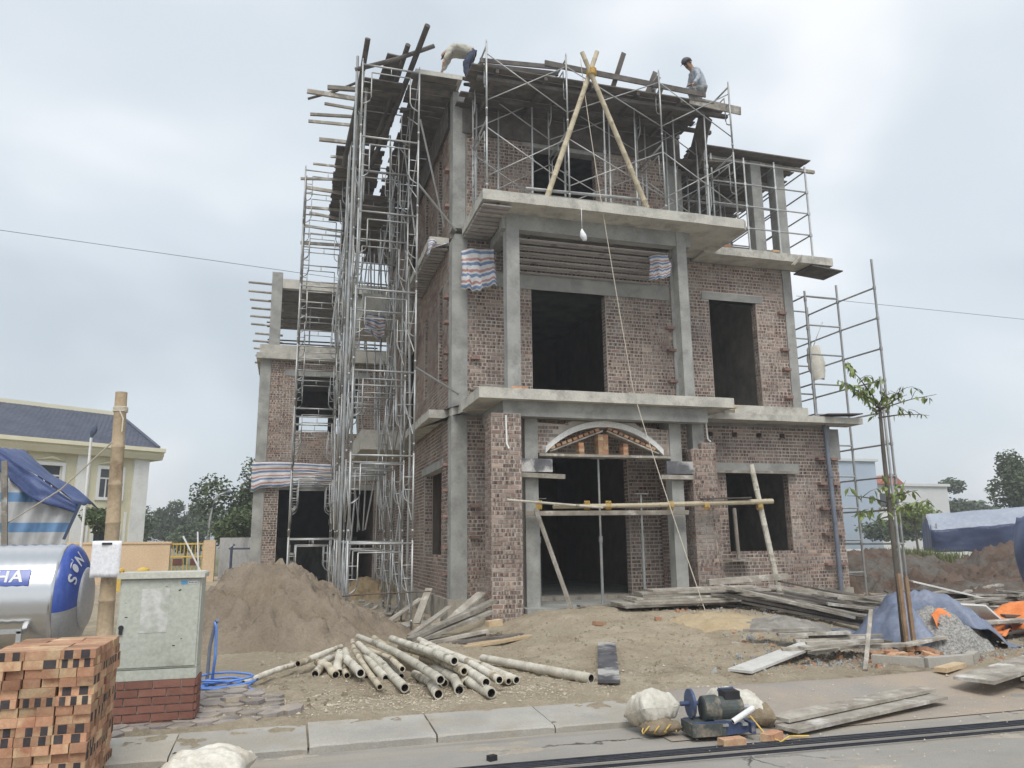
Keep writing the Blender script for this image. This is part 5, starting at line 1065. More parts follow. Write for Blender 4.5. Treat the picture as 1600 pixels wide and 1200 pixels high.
# crushed rubble strewn through the debris
for nm, mm, lab, cnt in (('rubble_crumbs', m_gravel, 'grey crumbs of mortar and stone strewn through the debris', 2600), ('brick_crumbs', m_red_brick, 'red crumbs of broken brick strewn through the debris', 900)):
    b = MB()
    for i in range(cnt):
        x, y = (rnd(6.6, 14.5), rnd(8.7, 14.2)) if i % 3 else (random.gauss(8.0, 1.0), random.gauss(9.4, .6))
        if y < 8.4: continue
        s = rnd(.008, .035) * (2. if random.random() < .08 else 1); z = gz(x, y); k = len(b.v); a = rnd(0, 6)
        for q in range(4): b.v.append(Vector((x + math.cos(a + q * 1.57) * s * rnd(.6, 1.3), y + math.sin(a + q * 1.57) * s * rnd(.6, 1.3), z - .005)))
        for q in range(4): b.v.append(Vector((x + math.cos(a + q * 1.57) * s * .6, y + math.sin(a + q * 1.57) * s * .6, z + s * rnd(.5, 1.))))
        for q in range(4): b.face((k + q, k + (q + 1) % 4, k + 4 + (q + 1) % 4, k + 4 + q))
        b.face((k + 4, k + 5, k + 6, k + 7))
    stuff(tag(b.build(nm, mm, org=(0, 0, 0), recalc=False), lab, 'rubble'))
# tall blue cover at the very right edge
cloth('blue_cover', 'tall dark blue cover bulging in at the right edge behind the orange tarp', lambda u, v: (14.3 - .4 * math.sin(v * 3.0) * math.cos(u * 2.2 - 1.2) + .7 * u, 11.4 + 1.6 * u, gz(15, 12) + .35 + 1.55 * v + .04 * math.sin(u * 12)), 24, 18, m_tarp, .01)
# ================================================================ machine, sacks, steel bars
sk = thing('sack', 'white sack full of sand with a muddy mouth left of the motor', 'sack', (3.2, 6.62, .0)); pillow('bag', '', (3.2, 6.66, .165), (.185, .17, .165), m_sack, .15, .1, parent=sk, rx=-.35); pillow('mouth', '', (3.2, 6.5, .06), (.16, .09, .065), m_sack_mud, .1, .25, parent=sk)
b = MB()
for k in range(3): b.tube([(3.05 + .1 * k + .06 * math.cos(a), 6.42 + .03 * math.sin(a * 2), .03 + .06 * abs(math.sin(a))) for a in [j * .5 for j in range(9)]], .006, 5)
b.build('tie_string', m_ropey, sk, smooth=True)
sk = thing('sack', 'muddy white sack leaning behind the right end of the motor', 'sack', (4.1, 6.72, .0)); pillow('bag', '', (4.04, 6.66, .15), (.24, .18, .15), m_sack, -.3, .14, parent=sk, ry=.2); pillow('mouth', '', (4.2, 6.5, .085), (.12, .11, .085), m_sack_mud, -.5, .3, parent=sk)
pillow('sack', 'plump white sack lying on the road below the kerb', (-.47, 6.38, .085), (.29, .2, .115), m_sack, -.25, .18)
mc = thing('motor_bench', 'electric motor with cooling fins bolted to a blue steel channel bench', 'machine', (3.6, 6.35, 0))
m_mot = mat('dark_green_motor', (.05, .062, .06), (.085, .095, .09), 6., rough=.6, bump=.3, bscale=40, c3=(.22, .19, .15), s3=5., m3=(.54, .68), vary=0, spec=.4); m_blue = mat('blue_steel', (.035, .055, .12), (.07, .10, .185), 6., rough=.5, bump=.2, bscale=30, c3=(.24, .215, .18), s3=5., m3=(.52, .64), vary=0, spec=.4); m_alu = mat('bare_metal', (.38, .39, .40), (.52, .52, .52), 6., rough=.4, metal=.6, vary=0)
MR = Matrix.Rotation(-.12, 3, 'Z'); mo = Vector((3.68, 6.33, .27))
def ml(x, y, z): return Vector((mo.x, mo.y, 0)) + (Vector((0, 0, mo.z)) + MR @ Vector((x, y, z))) * .8
b = MB(); b.tube([ml(-.02, 0, 0), ml(.24, 0, 0)], .095, 20)
for k in range(22):
    a = k / 22 * 6.283; d = Vector((0, math.cos(a), math.sin(a))); p, q = ml(-.0, .1 * d.y, .1 * d.z), ml(.22, .1 * d.y, .1 * d.z); b.bar(p, q, .006, .03, MR @ d)
b.build('motor_body', m_mot, mc)
b = MB(); b.tube([ml(-.2, 0, 0), ml(-.19, 0, 0), ml(-.04, 0, 0), ml(-.02, 0, 0)], [.085, .105, .112, .105], 20); b.build('fan_cover', m_mot, mc, smooth=True)
b = MB(); b.box(ml(.13, -.0, .135), (.14, .12, .07), MR); b.build('terminal_box', m_black, mc); b = MB(); b.tube([ml(.24, 0, 0), ml(.34, 0, 0)], .022, 10); b.build('shaft', m_alu, mc, smooth=True)
b = MB(); b.tube([ml(-.3, .1, .04), ml(-.27, .1, .04)], .12, 24); b.tube([ml(-.4, .1, .04), ml(-.2, .1, .04)], .02, 10); b.build('pulley', m_blue, mc, smooth=True)
b = MB(); b.box(ml(.12, .1, .12), (.1, .06, .1), MR); b.tube([ml(.04, .1, .16), ml(.22, .1, .18)], .013, 8); b.build('switch_lever', m_blue, mc)
b = MB(); b.box(ml(.06, 0, -.115), (.26, .2, .02), MR); b.build('foot_plate', m_alu, mc)
for y in (-.14, .12):
    b = MB(); b.prism([(0, 0)] * 0 or [(-.36, -.22), (-.36, -.13), (.0, -.12), (.28, -.16), (.28, -.24), (-.1, -.27)], 'y', -.02, .02); b.v = [ml(p.x, p.y + y, p.z + .02) for p in b.v]; b.build('channel', m_blue, mc)
b = MB(); b.box(ml(.28, -.01, -.17), (.04, .34, .09), MR); b.build('end_plate', m_blue, mc)
for x in (-.02, .2): b = MB(); b.box(ml(x, -.01, -.135), (.05, .3, .02), MR); b.build('cross_member', m_alu, mc)
b = MB(); b.tube([ml(.06, -.2, -.1), ml(.32, -.16, .02)], .024, 10, hollow=.7); b.build('handle_tube', [m_frame, m_hole], mc, smooth=True)
b = MB(); b.box(ml(-.2, -.02, -.18), (.3, .26, .1), MR); b.build('gear_case', m_mot, mc)
for (x, y, rz, lab) in ((3.6, 6.02, .02, 'red brick propping the front of the motor bench'), (4.02, 6.08, .5, 'red brick lying right of the motor bench')):
    b = MB(); b.box((0, 0, .03), (.21, .1, .06)); o = b.build('brick', m_red_brick, None, org=(0, 0, 0)); o.location = (x, y, -.012); o.rotation_euler = (0, 0, rz); tag(o, lab, 'brick')
pole('cable', 'thin yellow cable trailing from the motor bench past the bricks', 'cable', [(3.95, 6.28, .14), (3.98, 6.1, .02), (4.02, 5.96, .0), (4.12, 5.98, .03), (4.2, 6.05, .01), (4.36, 6.05, .0)], .008, m_ropey)
for i in range(6):
    y = 6.06 - .042 * i - (.07 if i > 3 else 0) + rnd(-.012, .012); b = MB(); b.tube([(-.6, y - .0, .0), (1.7, y - .01, .001), (4.0, y - .085 + rnd(-.01, .01), .002), (6.5, y - .15, .003), (11., y - .3, .004)], .0062, 6)
    tag(b.build('steel_bar', m_rebar, None, smooth=True), 'long black steel reinforcing bar lying along the road', 'steel bar', 'steel bars on the road')
b = MB(); b.box((1.62, 6.25, .0), (.07, .05, .04), Matrix.Rotation(.4, 3, 'Z')); tag(b.build('brick_chip', m_black), 'small dark fragment lying on the road between kerb and steel bars', 'fragment')
# ================================================================ brick stack on the left
SB = dict(L=.222, W=.107, H=.0605)
rnd_state = random.Random(3)
sb_me = []
for kind in range(5):
    b = MB(); b.box((0, 0, 0), (.218, .104, .059)); 
    if kind:
        for x in {1: (-.06, .045), 2: (-.07, .0, .07), 3: (.055,), 4: (-.03, .06)}[kind]:
            for s in (-1, 1):
                k = len(b.v); w = {1: .028, 2: .019, 3: .04, 4: .022}[kind]; y = s * .0525; b.cm = 1
                for (dx, dz) in ((-w, -.0285), (w, -.0285), (w, .0285), (-w, .0285)): b.v.append(Vector((x + dx, y, dz)))
                b.face((k, k + 1, k + 2, k + 3) if s < 0 else (k + 3, k + 2, k + 1, k)); b.cm = 0
    sb_me.append(b.mesh('brick', [m_red_brick, m_burnt], Vector((0, 0, 0)), False, False))
SX1, SY0, NL = -1.235, 6.2, 16
for l in range(NL):
    z = -.02 + SB['H'] * (l + .5) ; x = SX1; col = 0
    top = l / NL; step = int(top * 4)                        # the far left rows stop lower
    ncol = 10 - (0 if l < 11 else (1 if l < 12 else (2 if l < 13 else (3 if l < 14 else (4 if l < 15 else 5)))))
    along = (l % 4 >= 2)
    if along:                                                 # bricks laid with their long side across the front
        for c in range(max(2, (ncol + 1) // 2)):
            for r_ in range(8):
                front = r_ == 0; edge = c == 0
                if not (front or edge or l >= NL - 2 or (l >= 10 and c >= ncol // 2 - 1)): continue
                inst_o = inst('brick', sb_me[rnd_state.choice((0, 0, 0, 1, 2, 3, 4))], None, (SX1 - .111 - c * .223 + rnd_state.uniform(-.014, .008), SY0 + .054 + r_ * .109 + rnd_state.uniform(-.018, .008) + (.0 if l < 9 else .015), z), (0, 0, rnd_state.uniform(-.03, .03)))
                tag(inst_o, 'orange brick in the stack beside the grey cabinet', 'brick', 'bricks in the stack beside the cabinet')
    else:
        for c in range(ncol):
            for r_ in range(4):
                if not (r_ == 0 or c == 0 or l >= NL - 2 or (l >= 10 and c >= ncol - 2)): continue
                inst_o = inst('brick', sb_me[rnd_state.choice((0, 0, 0, 1, 2, 3, 4))], None, (SX1 - .055 - c * .1105 + rnd_state.uniform(-.004, .004), SY0 + .112 + r_ * .2235 + rnd_state.uniform(-.03, .02) + (.0 if l < 9 else .015), z), (0, 0, 1.5708 + rnd_state.uniform(-.03, .03)))
                tag(inst_o, 'orange brick in the stack beside the grey cabinet', 'brick', 'bricks in the stack beside the cabinet')
# ================================================================ electrical cabinet
cb = thing('electrical_cabinet', 'grey green electrical cabinet standing on a red brick base', 'cabinet', (-1.11, 8.35, 0))
CX0, CX1, CY0, CY1 = -1.48, -.755, 8.15, 8.56
b = MB(); b.bx(CX0 + .01, CX1 - .01, CY0 + .01, CY1 - .01, -.02, .43); base = b.build('brick_base', m_mortar, cb)
for (ax, face, sg, a, c) in (('x', CY0, -1, CX0, CX1), ('y', CX1, 1, CY0, CY1)):
    for r_ in range(6):
        z0 = .005 + r_ * .0715; u = a - (.12 if r_ % 2 else 0)
        while u < c - .01:
            s0, s1 = max(u, a), min(u + .238, c)
            if s1 - s0 > .03:
                q = MB(); th = .014
                if ax == 'x': q.bx(s0 + .004, s1 - .004, face - th, face + .015, z0, z0 + .06)
                else: q.bx(face - .015, face + th, s0 + .004, s1 - .004, z0, z0 + .06)
                q.build('brick', m_tile, base)
            u += .24
b = MB(); b.bx(CX0, CX1, CY0 + .0, CY1, .43, .52); b.build('foot_frame', m_cab, cb)
b = MB(); b.bx(CX0 + .004, CX1 - .004, CY0 + .02, CY1 - .004, .525, 1.345); body = b.build('body', m_cab, cb)
b = MB(); b.bx(CX0 + .018, CX1 - .02, CY0 + .004, CY0 + .0195, .545, 1.33); dr = b.build('door', m_cab, cb)
b = MB(); b.prism([(CX0 - .02, 1.345), (CX1 + .02, 1.345), (CX1 + .02, 1.385), (CX1 + .005, 1.4), (CX0 - .005, 1.4), (CX0 - .02, 1.385)], 'y', CY0 - .03, CY1 + .02); b.build('lid', m_cab_top, cb)
b = MB(); b.tube([(CX0 + .045, CY0 - .014, .905), (CX0 + .045, CY0 + .004, .905)], .022, 12); b.box((CX0 + .045, CY0 - .006, .87), (.03, .02, .05)); b.build('lock', m_black, dr)
m_res = mat('torn_poster_residue', (.50, .505, .47), (.66, .66, .65), 6., rough=.8, bump=.5, bscale=40, c3=(.42, .44, .385), s3=5., m3=(.48, .56), vary=0)
b = MB(); b.bx(CX0 + .2, CX0 + .44, CY0 + .001, CY0 + .004, .85, 1.25); b.build('poster_residue', m_res, dr)
b = MB(); b.bx(CX1 - .19, CX1 - .135, CY0 + .001, CY0 + .004, 1.285, 1.318); b.build('sticker', mat('light_blue_sticker', (.10, .32, .58), (.14, .38, .64), 5., bump=0, vary=0), dr); b = MB(); b.bx(CX1 - .125, CX1 - .045, CY0 + .001, CY0 + .004, 1.29, 1.312); b.build('sticker', m_paper, dr)
for k in range(6): b = MB(); b.bx(CX1 - .119 + .0125 * k, CX1 - .111 + .0125 * k, CY0 - .0005, CY0 + .001, 1.296, 1.306); b.build('sticker_mark', m_black, dr)
for k in range(16):
    x, z = rnd(CX0 + .05, CX1 - .06), rnd(.6, 1.28); b = MB(); b.box((x, CY0 + .0035, z), (rnd(.006, .03), .002, rnd(.003, .012)), Matrix.Rotation(rnd(-.5, .5), 3, 'Y')); b.build('paint_chip', m_black if k % 3 else m_cab_top, dr)
# bamboo post with a sheet of paper
pole('bamboo_post', 'thick upright bamboo post behind the electrical cabinet', 'bamboo', [(-1.83, 9.55, .03), (-1.84, 9.5, 1.6), (-1.875, 9.46, 3.36)], (.088, .062), mat('tan_bamboo', (.36, .27, .17), (.50, .40, .28), 4., rough=.7, bump=.25, bscale=30, c3=(.22, .16, .10), s3=3., vary=0), None, 14, .7, .42)
b = MB(); b.grid(lambda u, v: (-2.0 + .29 * u, 9.36 + .012 * math.sin(u * 5) - .01 * v, 1.32 + .385 * v), 8, 8); o = b.build('paper_notice', m_paper, None, smooth='full', recalc=False); o.modifiers.new('th', 'SOLIDIFY').thickness = .002; tag(o, 'blank white paper sheet clipped to the bamboo post', 'paper')
b = MB(); b.box((-1.855, 9.355, 1.675), (.1, .02, .022)); tag(b.build('paper_clip', m_black), 'black clip holding the paper on the bamboo post', 'clip')
b = MB()
for k in range(4): b.tube([(-1.87 + .075 * math.cos(a), 9.47 + .075 * math.sin(a), 3.14 + .015 * k) for a in [j * .6 for j in range(12)]], .007, 5)
b.tube([(-1.87, 9.4, 3.15), (-1.82, 9.39, 3.05), (-1.82, 9.39, 2.9)], .007, 5); tag(b.build('lashing', m_rope, None, smooth=True), 'string wound round the top of the bamboo post', 'string')
pole('guy_rope', 'guy rope running from the bamboo post down to the tarp tent', 'rope', [(-1.86, 9.43, 2.85), (-2.75, 10.9, 2.35), (-3.9, 12.75, 1.95)], .009, m_rope)
# blue hose coil with its riser
b = MB(); hp_ = []
for i in range(170): a = i * .26; r_ = .2 + .07 * math.sin(i * .043 * 3.7) + .02 * math.sin(i * .9); hp_.append((-.62 + r_ * 1.15 * math.cos(a) + .05 * math.sin(i * .12), 9.72 + r_ * .85 * math.sin(a), .075 + .0009 * i * (.5 + .5 * math.sin(i * .11)) + .02 * abs(math.sin(i * .07))))
hp_ += [(-.35, 9.55, .1), (-.27, 9.45, .07)]
b.tube(hp_, .013, 7); b.tube([(-.74, 9.85, .12), (-.72, 9.86, .4), (-.73, 9.86, .72), (-.75, 9.86, .78)], .016, 7); tag(b.build('blue_hose', m_hose, None, smooth='full'), 'coiled blue water hose on the pavers beside the cabinet', 'hose')
b = MB(); b.tube([(-.8, 9.9, .0), (-.79, 9.9, .5), (-.74, 9.9, .78)], .02, 8); b.tube([(-.74, 9.9, .77), (-.72, 9.84, .8)], .022, 8); tag(b.build('standpipe', m_pvc, None, smooth=True), 'grey standpipe that the blue hose is joined to', 'pipe')
# ================================================================ stainless water tank
tk_ = thing('water_tank', 'shiny horizontal stainless steel water tank with blue end cap and lettering', 'water tank', (-3.2, 10.1, .35))
def steel_mat():
    k = NT('ribbed_stainless'); v = k.vec(); k.b.inputs['Base Color'].default_value = (.62, .63, .64, 1); k.b.inputs['Metallic'].default_value = .9; k.b.inputs['Roughness'].default_value = .22
    k.bump(k.noise(v, 3., 3), .12, .03); return k.m
m_ss = steel_mat(); TR, TZ, TYc, TXe = .60, 1.07, 10.05, -2.35
b = MB(); prof = []; x = -5.4
while x < TXe: prof += [(x, TR), (x + .05, TR + .012)] if True else []; x += .1
n_ = 48; rings = []
for (x, r_) in prof + [(TXe, TR)]:
    k = len(b.v); rings.append(k)
    for i in range(n_): a = i / n_ * 2 * math.pi; b.v.append(Vector((x, TYc + r_ * math.sin(a), TZ + r_ * math.cos(a))))
for a, c in zip(rings, rings[1:]):
    for i in range(n_): b.face((a + i, a + (i + 1) % n_, c + (i + 1) % n_, c + i))
b.face([rings[0] + i for i in range(n_)]); b.build('shell', m_ss, tk_, smooth='full')
m_bcap = mat('blue_cap_film', (.035, .075, .33), (.05, .10, .38), 3., rough=.25, bump=.05, vary=0, spec=.6)
for (nm, a0, a1, m_) in (('blue_cap_band', -1.75, 1.75, m_bcap), ('grey_cap_band', 1.75, 2 * math.pi - 1.75, mat('grey_cap_film', (.28, .29, .30), (.36, .37, .38), 3., rough=.3, bump=.05, vary=0, spec=.6))):
    b = MB(); b.grid(lambda u, v: (TXe + .001 + .2 * math.sin(v * 1.1), TYc + (TR + .006) * math.cos(v * .98) * math.sin(a0 + (a1 - a0) * u), TZ + (TR + .006) * math.cos(v * .98) * math.cos(a0 + (a1 - a0) * u)), 40, 10); b.build(nm, m_, tk_, smooth='full')
b = MB(); b.grid(lambda u, v: (TXe + .18 + .07 * math.sin(v * 1.5708), TYc + .345 * math.cos(v * 1.5708) * math.sin(u * 6.2832), TZ + .345 * math.cos(v * 1.5708) * math.cos(u * 6.2832)), 36, 8); b.build('cap_disc', mat('pale_cap_disc', (.42, .43, .45), (.50, .51, .52), 3., rough=.3, metal=.4, vary=0), tk_, smooth='full')
def text_mesh(s, size):
    cu = bpy.data.curves.new('lettering', 'FONT'); cu.body = s; cu.size = size; cu.resolution_u = 3; cu.space_character = 1.12; cu.offset = size * .022
    to = bpy.data.objects.new('lettering', cu); COL.objects.link(to); dg = bpy.context.evaluated_depsgraph_get(); me = bpy.data.meshes.new_from_object(to.evaluated_get(dg)); bpy.data.objects.remove(to); return me
LR = TR + .016
b = MB(); b.grid(lambda u, v: (-3.8 + 1.2 * u, TYc - LR * math.cos(.3 + .3 * v), TZ + LR * math.sin(.3 + .3 * v)), 4, 8); b.build('name_plate', m_bcap, tk_, smooth='full', recalc=False)
me = text_mesh('SƠNHÀ', .175); xs_ = [v.co.x for v in me.vertices]; w_t = max(xs_)
for v in me.vertices:
    x, y = v.co.x, v.co.y; a = .365 + y / LR; v.co = Vector((-2.66 - w_t + x, TYc - (LR + .004) * math.cos(a), TZ + (LR + .004) * math.sin(a))) - Vector(tk_['_w'])
me.materials.append(m_white); o = bpy.data.objects.new('lettering', me); COL.objects.link(o); o.parent = tk_
me = text_mesh('SƠN', .2); cx_ = max(v.co.x for v in me.vertices) / 2
for v in me.vertices:
    a = -.75 + (v.co.x - cx_) / .47; rr = .435 + v.co.y * .85; vv = math.acos(min(1, rr / (TR + .006))) / .98; v.co = Vector((TXe + .012 + .2 * math.sin(vv * 1.1), TYc + rr * math.sin(a), TZ + rr * math.cos(a))) - Vector(tk_['_w'])
me.materials.append(mat('silver_lettering', (.55, .57, .62), (.62, .64, .68), 3., rough=.3, vary=0)); o = bpy.data.objects.new('cap_lettering', me); COL.objects.link(o); o.parent = tk_
b = MB(); b.tube([(-3.6, TYc, TZ + TR - .02), (-3.6, TYc, TZ + TR + .06), (-3.6, TYc, TZ + TR + .075)], [.23, .23, .2], 24); b.build('hatch', m_ss, tk_, smooth=True)
fr = thing('tank_stand', 'galvanised angle steel stand cradling the water tank', 'stand', (-3, 9.8, 0))
for (p, q) in (((-4.6, 9.36, .78), (-2.58, 9.36, .8)), ((-2.6, 9.36, .03), (-2.6, 9.36, .8)), ((-2.95, 9.36, .78), (-3.25, 9.36, .03)), ((-2.6, 10.7, .03), (-2.6, 10.7, .8)), ((-2.6, 9.36, .79), (-2.6, 10.7, .79)), ((-4.6, 10.7, .78), (-2.58, 10.7, .8)), ((-4.5, 9.36, .03), (-4.5, 9.36, .8)), ((-4.5, 10.7, .03), (-4.5, 10.7, .8))):
    b = MB(); b.bar(p, q, .045, .045); b.build('rail' if abs(p[2] - q[2]) < .1 else 'leg', m_alu, fr)
# ================================================================ tarp tent behind the tank
tn = thing('tarp_tent', 'makeshift tent of dark blue tarp with a clear blue striped front sheet', 'tent', (-4.6, 14, 0))
def eave(x): return 3.12 if x < -4.2 else 3.12 - .72 * (x + 4.2)
def troof(u, v):
    x = -7.5 + 4.5 * u; y = 12.9 + 1.5 * v; return (x, y - .04 * math.sin(u * 20), eave(x) + .04 * math.sin(v * 2.2) + .05 * math.sin(u * 31 + v * 5) * v + .05 * fbm(u * 6, v * 5, 1))
b = MB(); b.grid(troof, 44, 14); o = b.build('roof_tarp', m_tarp, tn, smooth='full', recalc=False); o.modifiers.new('th', 'SOLIDIFY').thickness = .01
b = MB(); b.grid(lambda u, v: (-7.5 + 4.5 * u, 12.87 - .05 * math.sin(u * 37) * v - .03 * fbm(u * 14, v * 3, 2), eave(-7.5 + 4.5 * u) - v * (.34 - .16 * sstep(.8, 1, u) + .05 * math.sin(u * 23))), 90, 10); o = b.build('roof_flap', m_tarp, tn, smooth='full', recalc=False); o.modifiers.new('th', 'SOLIDIFY').thickness = .008
b = MB(); b.grid(lambda u, v: (-7.5 + 4.45 * u - .28 * max(0, (2.3 - .3 - 2.9 * v) / 2.3) * u ** 6, 12.97 + .05 * math.sin(u * 60 + v * 9) + .035 * math.sin(u * 131 - v * 14), min(.3 + 2.9 * v, eave(-7.5 + 4.45 * u) - .1)), 110, 34); o = b.build('striped_front', m_stripe_b, tn, smooth='full', recalc=False); o.modifiers.new('th', 'SOLIDIFY').thickness = .004
b = MB(); b.bar((-3.62, 12.55, .0), (-3.9, 12.5, 2.85), .1, .07); b.build('post', m_wood, tn); b = MB(); b.bar((-2.96, 12.85, 2.28), (-3.12, 12.8, 1.75), .05, .04); b.build('edge_batten', m_dkblue, tn)
for x in (-7.0, -5.5): b = MB(); b.bar((x, 15.5, 0), (x, 15.5, 3.2), .07, .07); b.build('post', m_wood, tn)
# ================================================================ background, left: cream house
HCX, HCY = -7.46, 46.0
yh = thing('cream_house', 'two storey cream house with white pilasters and a blue tiled hip roof', 'house', (HCX, HCY, 0))
def yb(nm, m_, *q, parent=None):
    b = MB()
    for k in q: b.bx(k[0] + HCX, k[1] + HCX, k[2] + HCY, k[3] + HCY, k[4], k[5])
    return b.build(nm, m_, parent or yh)
def hv(x, y, z): return Vector((x + HCX, y + HCY, z))
b = MB(); wins = [(-5.45, -4.35, 4.1, 5.62), (-2.48, -1.38, 4.15, 5.6), (-8.4, -7.3, 4.1, 5.62), (-2.55, -1.35, .9, 2.35), (-5.45, -4.35, .9, 2.35)]
core(b, 'x', 0, -1, .3, -18, 0, 0, 6.25, wins); b.v = [p + Vector((HCX, HCY, 0)) for p in b.v]; b.build('wall', m_cream, yh)
yb('side_wall', m_white, (-.3, 0, .3, 9, 0, 6.25)); yb('rear_wall', m_cream, (-18, -.3, 8.7, 9, 0, 6.25)); yb('side_wall', m_white, (-18, -17.7, .3, 8.7, 0, 6.25)); yb('floor', m_white, (-17.7, -.3, .3, 8.7, 3.0, 3.2))
for x0, x1 in ((-.78, .02), (-3.68, -3.05), (-6.75, -6.1), (-9.8, -9.1)): yb('pilaster', m_white, (x0, x1, -.12, -.003, 0, 6.25))
for x in (-1.0, -2.9, -4.0, -5.8): yb('pilaster', m_white, (x - .06, x + .06, -.05, -.004, 0, 3.4))
b = MB(); b.prism([(-.35, 6.25), (-.5, 6.5), (-.5, 6.62), (-.68, 6.66), (-.68, 6.86), (9.3, 6.86), (9.3, 6.25)], 'x', -18.5, .6); b.v = [p + Vector((HCX, HCY, 0)) for p in b.v]; b.build('cornice', m_cream2, yh)
RIDGE = 9.2; ex0, ex1, ey0, ey1 = -18.3, .25, -.5, 9.1; rx0, rx1, ry = -14, .1, 4.2; ez = 6.87
b = MB(); b.v = [hv(*q) for q in ((ex0, ey0, ez), (ex1, ey0, ez), (ex1, ey1, ez), (ex0, ey1, ez), (rx0, ry, RIDGE), (rx1, ry, RIDGE))]
for f in ((0, 1, 5, 4), (1, 2, 5), (2, 3, 4, 5), (3, 0, 4), (3, 2, 1, 0)): b.face(f)
m_tile_r = mat('slate_blue_tile', (.075, .085, .125), (.12, .13, .175), 1.2, rough=.6, bump=.2, bscale=10, vary=.12)
rf = b.build('roof', m_tile_r, yh)
rows = 22; b = MB()                                            # tiles: overlapping courses, joined (each is a few pixels)
for r_ in range(rows):
    t0, t1 = r_ / rows, (r_ + 1.15) / rows
    y0_, z0_ = ey0 + (ry - ey0) * t0, ez + (RIDGE - ez) * t0; y1_, z1_ = ey0 + (ry - ey0) * t1, ez + (RIDGE - ez) * t1
    xb = ex1 + (rx1 - ex1) * t0; x = xb - .02 - (.12 if r_ % 2 else 0)
    while x > -11:
        k = len(b.v); w = .225
        b.v += [hv(*q) for q in ((x - w, y0_, z0_ + .05), (x, y0_, z0_ + .035), (x, y1_, z1_ + .012), (x - w, y1_, z1_ + .012), (x - w, y0_, z0_ + .002), (x, y0_, z0_ + .002))]
        b.face((k, k + 1, k + 2, k + 3)); b.face((k + 4, k + 5, k + 1, k)); x -= .24
stuff(b.build('roof_tiles', m_tile_r, rf, recalc=False))
b = MB(); b.bar(hv(rx0, ry, RIDGE + .06), hv(rx1 + .1, ry, RIDGE + .06), .3, .22); b.build('ridge', m_cream2, rf)
b = MB(); b.bar(hv(rx1, ry, RIDGE + .03), hv(ex1, ey0, ez + .06), .2, .12); b.build('hip_ridge', m_tile_r, rf)
for (a, c, e, g_) in wins:
    w = yb('window', m_frame, (a - .16, c + .16, -.07, -.004, e - .16, e - .002), (a - .16, c + .16, -.07, -.004, g_ + .002, g_ + .16), (a - .16, a - .002, -.07, -.004, e - .001, g_ + .001), (c + .002, c + .16, -.07, -.004, e - .001, g_ + .001))
    yb('pane', m_glass, (a, c, .14, .16, e, g_), parent=w); zt = e + (g_ - e) * .68
    yb('mullion', m_frame, (a, c, .06, .13, zt - .04, zt + .04), *[(a + (c - a) * k / 3 - .025, a + (c - a) * k / 3 + .025, .065, .128, e, zt - .042) for k in (1, 2)], (a, a + .05, .066, .127, e, g_), (c - .05, c, .066, .127, e, g_), parent=w)
    if e > 3: b = MB(); b.tube([hv(a - .1, -.05, g_ + .26), hv(a + (c - a) * .2, -.06, g_ + .32), hv((a + c) / 2, -.08, g_ + .4), hv(a + (c - a) * .8, -.06, g_ + .32), hv(c + .1, -.05, g_ + .26)], [.02, .05, .08, .05, .02], 8); b.build('stucco_ornament', m_cream2, w, smooth='full')
yh.rotation_euler = (0, 0, R(35.4))
# lamp on a pole before the roof, curved street lamp
b = MB(); b.tube([(-6.75, 30, 0), (-6.78, 30, 5.4)], .045, 8); lp = thing('street_lamp', 'solar lamp on a slim white pole before the cream house', 'street lamp', (-6.75, 30, 0)); b.build('pole', m_frame, lp, smooth=True)
b = MB(); b.grid(lambda u, v: (-5.98 + .05 * math.cos(u * 6.2832) + .26 * v, 29.95 + .02, 4.8 + .75 * v) if False else (-6.78 + .11 * math.sin(v * 3.0 + .14) * math.cos(u * 6.2832) + .12 * v, 30 + .06 * math.sin(u * 6.2832) * math.sin(v * 3.0 + .14), 5.4 + .5 * v), 16, 12); b.build('lamp_head', m_dkblue, lp, smooth='full')
sl = thing('street_lamp', 'grey street lamp with curved arm left of the rear wing', 'street lamp', (-4.1, 46, 0)); b = MB(); b.tube([(-4.1, 46, 0), (-4.1, 46, 2.9), (-4.05, 46, 3.6), (-3.9, 46, 4.1), (-3.65, 46, 4.4), (-3.35, 46, 4.5)], .07, 8); b.build('pole', m_steel, sl, smooth='full'); b = MB(); b.tube([(-3.35, 46, 4.5), (-3.2, 46, 4.55), (-3.0, 46, 4.52)], [.06, .13, .05], 8); b.build('lamp_head', m_pvc, sl, smooth='full')
# peach boundary wall with gate, grey wall
bw = thing('boundary_wall', 'peach painted boundary wall before the cream house', 'wall', (-8, 34, 0)); b = MB(); b.bx(-16, -4.45, 34, 34.25, 0, 1.72); b.build('wall_panel', m_ochre, bw); b = MB(); b.bx(-16.05, -4.4, 33.96, 34.3, 1.72, 1.8); b.build('coping', m_ochre, bw); b = MB(); b.bx(-3.2, -2.75, 33.95, 34.3, 0, 1.84); b.build('gate_post', m_ochre, bw)
gt = thing('barred_gate', 'yellow barred metal gate with two brown plates between the peach wall and post', 'gate', (-3.8, 34.1, 0))
for k in range(9): b = MB(); b.tube([(-4.35 + k * .14, 34.1, .05), (-4.35 + k * .14, 34.1, 1.75)], .018, 6); b.build('bar', m_gold, gt, smooth=True)
for z in (.1, .6, 1.2, 1.7): b = MB(); b.bx(-4.43, -3.22, 34.06, 34.14, z - .03, z + .03); b.build('rail', m_gold, gt)
for x in (-4.15, -3.5): b = MB(); b.bx(x - .17, x + .17, 34.02, 34.055, .85, 1.12); b.build('plate', mat('brown_plate', (.12, .05, .04), (.16, .07, .06), 4., vary=0, bump=0), gt)
